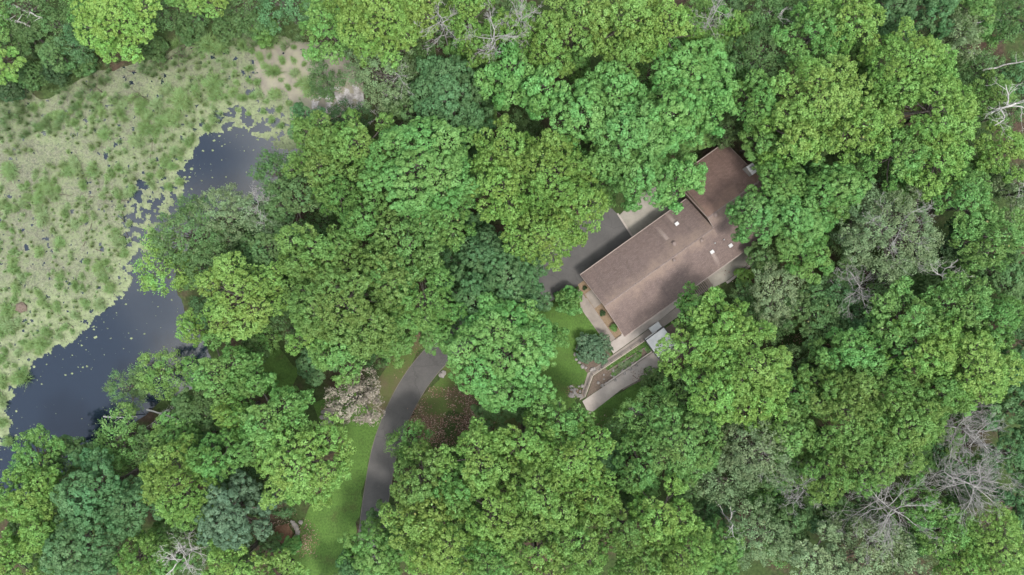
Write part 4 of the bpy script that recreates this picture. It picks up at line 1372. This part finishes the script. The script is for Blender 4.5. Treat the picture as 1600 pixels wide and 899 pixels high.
# bushes by the house
plant(889.5, 472.5, 20.5, 3.6, 'shrub', 'B', "round bright green bush between lawn and footpath", name="bush", cat="bush")
plant(926.5, 549.5, 25.5, 3.0, 'shrub', 'N', "dark blue-green globe bush at the lawn's corner", name="bush", cat="bush")
plant(914, 450, 3.2, 0.5, 'shrub', 'K', "small dark plant at the top of the mulch bed", name="bed_plant", cat="plant")
plant(942, 490, 4.2, 0.5, 'shrub', 'K', "small dark plant in the middle of the mulch bed", name="bed_plant", cat="plant")
plant(958.5, 511, 6, .7, 'shrub', 'G', "green plant at the lower end of the mulch bed", name="bed_plant", cat="plant")
plant(424, 848, 16, 2.2, 'shrub', 'F', "dark green bush left of the mound's lower side", name="bush", cat="bush")
plant(453, 853, 14, 2.0, 'shrub', 'B', "small fresh green bush below the stone row", name="bush", cat="bush")
plant(1190, 415, 10, 1.5, 'shrub', 'G', "small green bush at the side walk's far end", name="bush", cat="bush")
plant(1163, 433, 13, 1.8, 'shrub', 'L', "small lime bush on the gravel beside the side walk", name="bush", cat="bush")
rb = np.random.RandomState(12)
for i in range(26):          # plants in the sloping bed
    t, s = rb.uniform(.3, .98), rb.uniform(.35, .9)
    px, py = 930 + 84 * t + s * 6, 590 - 57 * t + s * 14
    plant(px, py, rb.uniform(2.6, 4.6), rb.uniform(.3, .6), 'shrub', 'P' if rb.rand() < .6 else 'G', "small pale leafy plant in the sloping planting bed", "plants in the sloping bed", "bed_plant", "plant")
def bed_grass():
    pts = []
    r = np.random.RandomState(13)
    for _ in range(420):
        t, s = r.uniform(.22, 1), r.uniform(0, 1)
        x, y = U(929 + 84 * t + s * 3.5, 586.5 - 57 * t + s * 6.5, .03)
        pts.append((x, y, .02, r.uniform(.3, .5)))
    V, f, t = blades(pts, 12, .5, .5, .03, 14)
    o = link("bed_grass", np_mesh("bed_grass", V, f, GRASSY, attrs={"tint": t, "hue": t})); o.color = (0.13, 0.25, 0.045, 1)
    tag(o, "bright green strip of grass along the handrail", "grass", kind="stuff")
bed_grass()

# ------------------------------------------------------------------ bare and dead trees
def dead_segs(seed, H, R, limbs=8, bole=.45, depth=3, r0=.22, up=.35, kids=5):
    r = np.random.RandomState(seed)
    segs, trunk, groups = [], [], []
    p = np.array([0, 0, -.1]); n = 5
    axis_pts = [p]
    for i in range(n):
        q = p + np.array([r.uniform(-.12, .12), r.uniform(-.12, .12), (H * .92 + .1) / n])
        trunk.append((p, q, r0 * (1 - .8 * i / n), r0 * (1 - .8 * (i + 1) / n)))
        p = q; axis_pts.append(q)
    def along(z):
        z = min(max(z, 0), H * .92)
        for a, b in zip(axis_pts, axis_pts[1:]):
            if a[2] <= z <= b[2]: return a + (b - a) * (z - a[2]) / (b[2] - a[2])
        return axis_pts[-1]
    def grow(p, d, L, rad, lev):
        ns = 4 if lev == 0 else 3
        spots = []
        for i in range(ns):
            d = d + r.normal(0, .20, 3) + np.array([0, 0, .08 * up]); d /= np.linalg.norm(d)
            q = p + d * L / ns
            segs.append((p, q, rad * (1 - .6 * i / ns), rad * (1 - .6 * (i + 1) / ns)))
            spots.append((q, d.copy(), rad * (1 - .6 * (i + 1) / ns)))
            p = q
        if lev < depth:
            for _ in range(kids if lev < 2 else 3):
                q, dd, rr = spots[r.randint(len(spots))]
                nd = dd + r.normal(0, .55, 3); nd[2] += .1 * up; nd /= np.linalg.norm(nd)
                grow(q, nd, L * r.uniform(.38, .62), max(rr * .62, .016), lev + 1)
    for k in range(limbs):
        a = 2 * math.pi * (k + r.uniform(-.3, .3)) / limbs
        z = H * (bole + (.92 - bole) * ((k * .618) % 1))
        d = np.array([math.cos(a), math.sin(a), up * r.uniform(.5, 1.6)]); d /= np.linalg.norm(d)
        grow(along(z), d, R * r.uniform(.65, 1.0) * (1.15 - .4 * z / H), r0 * .42, 0)
        groups.append(list(segs)); segs.clear()
    return trunk, groups
def dead(px, py, r, H, seed, mat, label, tilt=(0, 0), limbs=8, bole=.45, r0=.2, depth=3, kids=5, name="dead_tree", zref=.72, up=.35, group=None):
    z = H * zref
    R = r * K * (CAM_H - z)
    t, s = dead_segs(seed, H, R, limbs, bole, depth, r0, up, kids)
    x, y = U(px, py, z)
    e = empty(name, (x, y, 0), 0)
    e.rotation_euler = (math.radians(tilt[0]), math.radians(tilt[1]), 0)
    link("trunk", tubes_mesh("trunk", t, mat, 7), e)
    for limb in s: link("branch", tubes_mesh("branch", limb, mat, 4), e)
    return tag(e, label, "dead tree", group)
dead(1515, 672, 50, 15, 1, BARK_DEAD, "grey bare tree, upper of the two tangles near the right edge", limbs=14, kids=6)
dead(1512, 752, 70, 15, 2, BARK_DEAD, "grey bare tree, lower and wider of the two tangles near the right edge", limbs=16, kids=6)
dead(1385, 792, 80, 14, 3, BARK_DEAD, "wide bare grey-brown tree spreading below the olive canopy", limbs=16, kids=6)
dead(1242, 757, 38, 13, 4, BARK_DEAD, "small bare round bush-like tree left of the olive canopy", limbs=12, kids=5, r0=.12)
dead(1140, 815, 34, 13, 5, BARK_WHITE, "white forked snag in the shaded gap near the bottom right of centre", limbs=5, depth=2, kids=4, r0=.2)
dead(1335, 452, 48, 11, 6, BARK_DEAD, "bare pale branched tree below the large twiggy tree", limbs=10, kids=5, r0=.14)
dead(1462, 430, 44, 12, 7, BARK_WHITE, "bare white-limbed tree right of the pale branched one", limbs=5, depth=2, kids=5, r0=.2, bole=.7)
dead(1590, 160, 60, 19, 8, BARK_WHITE, "tall white dead tree at the right edge", limbs=7, kids=4, r0=.28, bole=.5)
dead(1600, 290, 26, 13, 9, BARK_WHITE, "thin white dead tree cut by the right edge", limbs=6, kids=4, r0=.14)
dead(1548, 67, 60, 26, 10, BARK, "thick bare brown trunk leaning out of the top right corner", limbs=4, depth=2, kids=3, r0=.6, zref=0.0, bole=.7)
dead(1525, 40, 44, 10, 11, BARK_DEAD, "thin bare tree beside the thick trunk at the top right", limbs=6, depth=2, kids=3, r0=.13)
dead(226, 642, 24, 8.5, 12, BARK_WHITE, "bleached dead tree leaning low over the pond's right bank", tilt=(8, 66), limbs=8, depth=2, kids=4, r0=.16, bole=.3, zref=.1)
dead(285, 872, 42, 14, 13, BARK_WHITE, "pale bare-branched tree at the bottom edge, left quarter", limbs=11, kids=5, r0=.16)
dead(690, 38, 40, 18, 14, BARK_DEAD, "bare twiggy tree between yellow-green crowns at the top", limbs=10, kids=5, r0=.14)
dead(775, 64, 46, 18.5, 15, BARK_DEAD, "bare tangled tree right of the pale lime crown at the top", limbs=12, kids=5, r0=.16)
dead(815, 30, 36, 18, 16, BARK_DEAD, "bare tangled tree touching the top edge near the centre", limbs=10, kids=5, r0=.14)
dead(1112, 28, 32, 15, 17, BARK_DEAD, "grey bare twigs at the top edge right of the yellow-green trees", limbs=9, kids=5, r0=.12)
dead(1215, 25, 30, 13, 18, BARK_DEAD, "slim bare tree at the top edge in the right half", limbs=5, depth=2, kids=3, r0=.14)
dead(1190, 285, 16, 7, 19, BARK_DEAD, "small dead branch tree right of the chimney", limbs=6, depth=2, r0=.08)
dead(410, 325, 34, 11.5, 20, BARK_DEAD, "pale bare twigs rising through the grey tree at the pond neck", limbs=10, kids=5, r0=.12)
dead(625, 120, 40, 14, 21, BARK_DEAD, "pale twigs showing through the grey-green tree by the glinting water", limbs=9, kids=4, r0=.12)
dead(1395, 360, 66, 14.5, 22, BARK_DEAD, "pale twigs showing through the large twiggy tree right of the house", limbs=12, kids=5, r0=.15)
dead(1000, 645, 22, 8, 23, BARK_DEAD, "small grey bare branches above the low feathery tree by the lower path", limbs=6, depth=2, r0=.1)
dead(1185, 705, 44, 13.5, 24, BARK_DEAD, "pale twigs in the dusty grey-green tree", limbs=8, depth=2, r0=.12)
dead(588, 178, 16, 4, 25, BARK_DEAD, "small bare snag beside the glinting water", limbs=6, depth=2, r0=.08)
dead(280, 85, 30, 2.5, 26, BARK_DARK, "dark crooked snag at the marsh's upper edge", limbs=4, depth=2, kids=3, r0=.09, bole=.2, name="snag")
dead(150, 140, 26, 2.0, 27, BARK_DARK, "dark crooked snag in the upper left marsh grass", limbs=4, depth=2, kids=3, r0=.08, bole=.2, name="snag")
dead(220, 150, 26, 1.6, 28, BARK_DARK, "dark thin snag in the middle of the upper marsh", limbs=4, depth=2, kids=3, r0=.06, bole=.2, name="snag")

def log(name, a, b, za, zb, r0, r1, mat, label, twigs=0, seed=0):
    r = np.random.RandomState(seed)
    A, B = np.array([*U(*a, za), za]), np.array([*U(*b, zb), zb])
    e = empty(name, tuple(A))
    n = 6; segs = []; pts = [A - A + (B - A) * i / n + (r.normal(0, .12, 3) if 0 < i < n else 0) for i in range(n + 1)]
    for i in range(n): segs.append((pts[i], pts[i + 1], r0 + (r1 - r0) * i / n, r0 + (r1 - r0) * (i + 1) / n))
    link("trunk", tubes_mesh("trunk", segs, mat, 8), e)
    if twigs:
        for _ in range(twigs):
            p = pts[r.randint(2, n + 1)]; d = r.normal(0, 1, 3); d[2] = abs(d[2]) * .5; d /= np.linalg.norm(d)
            L = r.uniform(.8, 2.2); q = p + d * L * .5; q2 = q + (d + r.normal(0, .3, 3)) * L * .5
            link("branch", tubes_mesh("branch", [(p, q, r1 * .6, r1 * .4), (q, q2, r1 * .4, r1 * .15)], mat, 5), e)
    return tag(e, label, "log")
log("fallen_trunk", (-10, 22), (58, 45), 6.5, 4.0, .26, .12, BARK_WHITE, "white fallen birch trunk in the top left corner", 5, 1)
log("fallen_trunk", (20, 8), (66, 28), 5.0, 6.0, .18, .08, BARK_WHITE, "thin white leaning trunk just above the fallen birch", 3, 2)
log("fallen_trunk", (1512, 82), (1560, 95), 5, 4, .13, .06, BARK_DEAD, "thin fallen trunk left below the thick bare one", 3, 3)
log("fallen_trunk", (1535, 110), (1600, 96), 4, 6, .15, .08, BARK_DEAD, "grey fallen trunk at the right edge above the white dead tree", 3, 4)
log("fallen_trunk", (162, 651), (215, 652), .3, .8, .12, .07, BARK_WHITE, "bleached log reaching into the pond from the right bank", 6, 5)
log("fallen_trunk", (88, 710), (130, 720), .2, .5, .10, .06, BARK_DEAD, "grey log at the pond's bottom shore", 3, 6)
log("fallen_trunk", (250, 100), (300, 65), -.1, .3, .09, .05, BARK_DARK, "dark curved fallen branch on the marsh's upper edge", 5, 7)
for i, (a, b) in enumerate([((135, 150), (160, 160)), ((20, 150), (40, 155)), ((215, 145), (235, 160)), ((130, 385), (145, 340)), ((150, 390), (185, 400)), ((90, 492), (115, 512)), ((200, 110), (225, 112)), ((70, 470), (85, 488)), ((190, 330), (200, 370)), ((60, 300), (110, 306)), ((140, 308), (205, 314)), ((240, 210), (236, 250))]):
    log("driftwood", a, b, WATER_Z + .05, WATER_Z + .1, .06, .03, BARK_DARK, "thin dark dead stick lying on the duckweed marsh", 3, 20 + i)["group"] = "sticks on the marsh"

# ------------------------------------------------------------------ understory in the gaps between the crowns
KEEP = [[(495, 590), (560, 575), (640, 560), (630, 650), (600, 720), (540, 700), (500, 680)],
        [(560, 900), (555, 760), (590, 640), (640, 560), (690, 520), (700, 560), (760, 640), (690, 720), (640, 720), (605, 820), (600, 900)],
        [(830, 490), (840, 420), (930, 310), (1060, 260), (1135, 200), (1200, 260), (1190, 420), (1060, 490), (1050, 570), (1000, 640), (930, 690), (840, 640)],
        [(400, 800), (430, 785), (480, 790), (560, 640), (490, 600), (420, 540), (400, 620), (520, 680), (560, 900), (480, 900), (410, 865)]]
r_u = np.random.RandomState(31)
count = 0
for t in range(6000):
    px, py = r_u.uniform(-20, 1620), r_u.uniform(-15, 915)
    if poly_dist(np.array([px]), np.array([py]), WET)[0] > -14: continue
    if any(in_poly(np.array([px]), np.array([py]), k)[0] for k in KEEP): continue
    if any((px - a) ** 2 + (py - b) ** 2 < (0.80 * c) ** 2 for a, b, c in COVER): continue
    if r_u.rand() < .12: COVER.append((px, py, 14)); continue
    r = r_u.uniform(20, 32)
    near = sorted(NAMED, key=lambda q: (q[0] - px) ** 2 + (q[1] - py) ** 2)
    lab = None
    for qx, qy, ql in near[:9]:
        if len(ql.split()) > 12: continue
        way = ("left of" if px < qx else "right of") if abs(px - qx) > abs(py - qy) else ("above" if py < qy else "below")
        cand = "low tree " + way + " the " + ql
        if len(cand.split()) <= 16 and cand not in USED and 0 <= px <= 1600 and 0 <= py <= 899: lab = cand; USED.add(cand); break
    if lab is None and not (0 <= px <= 1600 and 0 <= py <= 899): continue
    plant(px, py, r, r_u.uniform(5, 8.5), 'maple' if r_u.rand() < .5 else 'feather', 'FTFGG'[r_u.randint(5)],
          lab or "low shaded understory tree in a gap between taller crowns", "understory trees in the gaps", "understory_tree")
    count += 1
    if count > 150: break
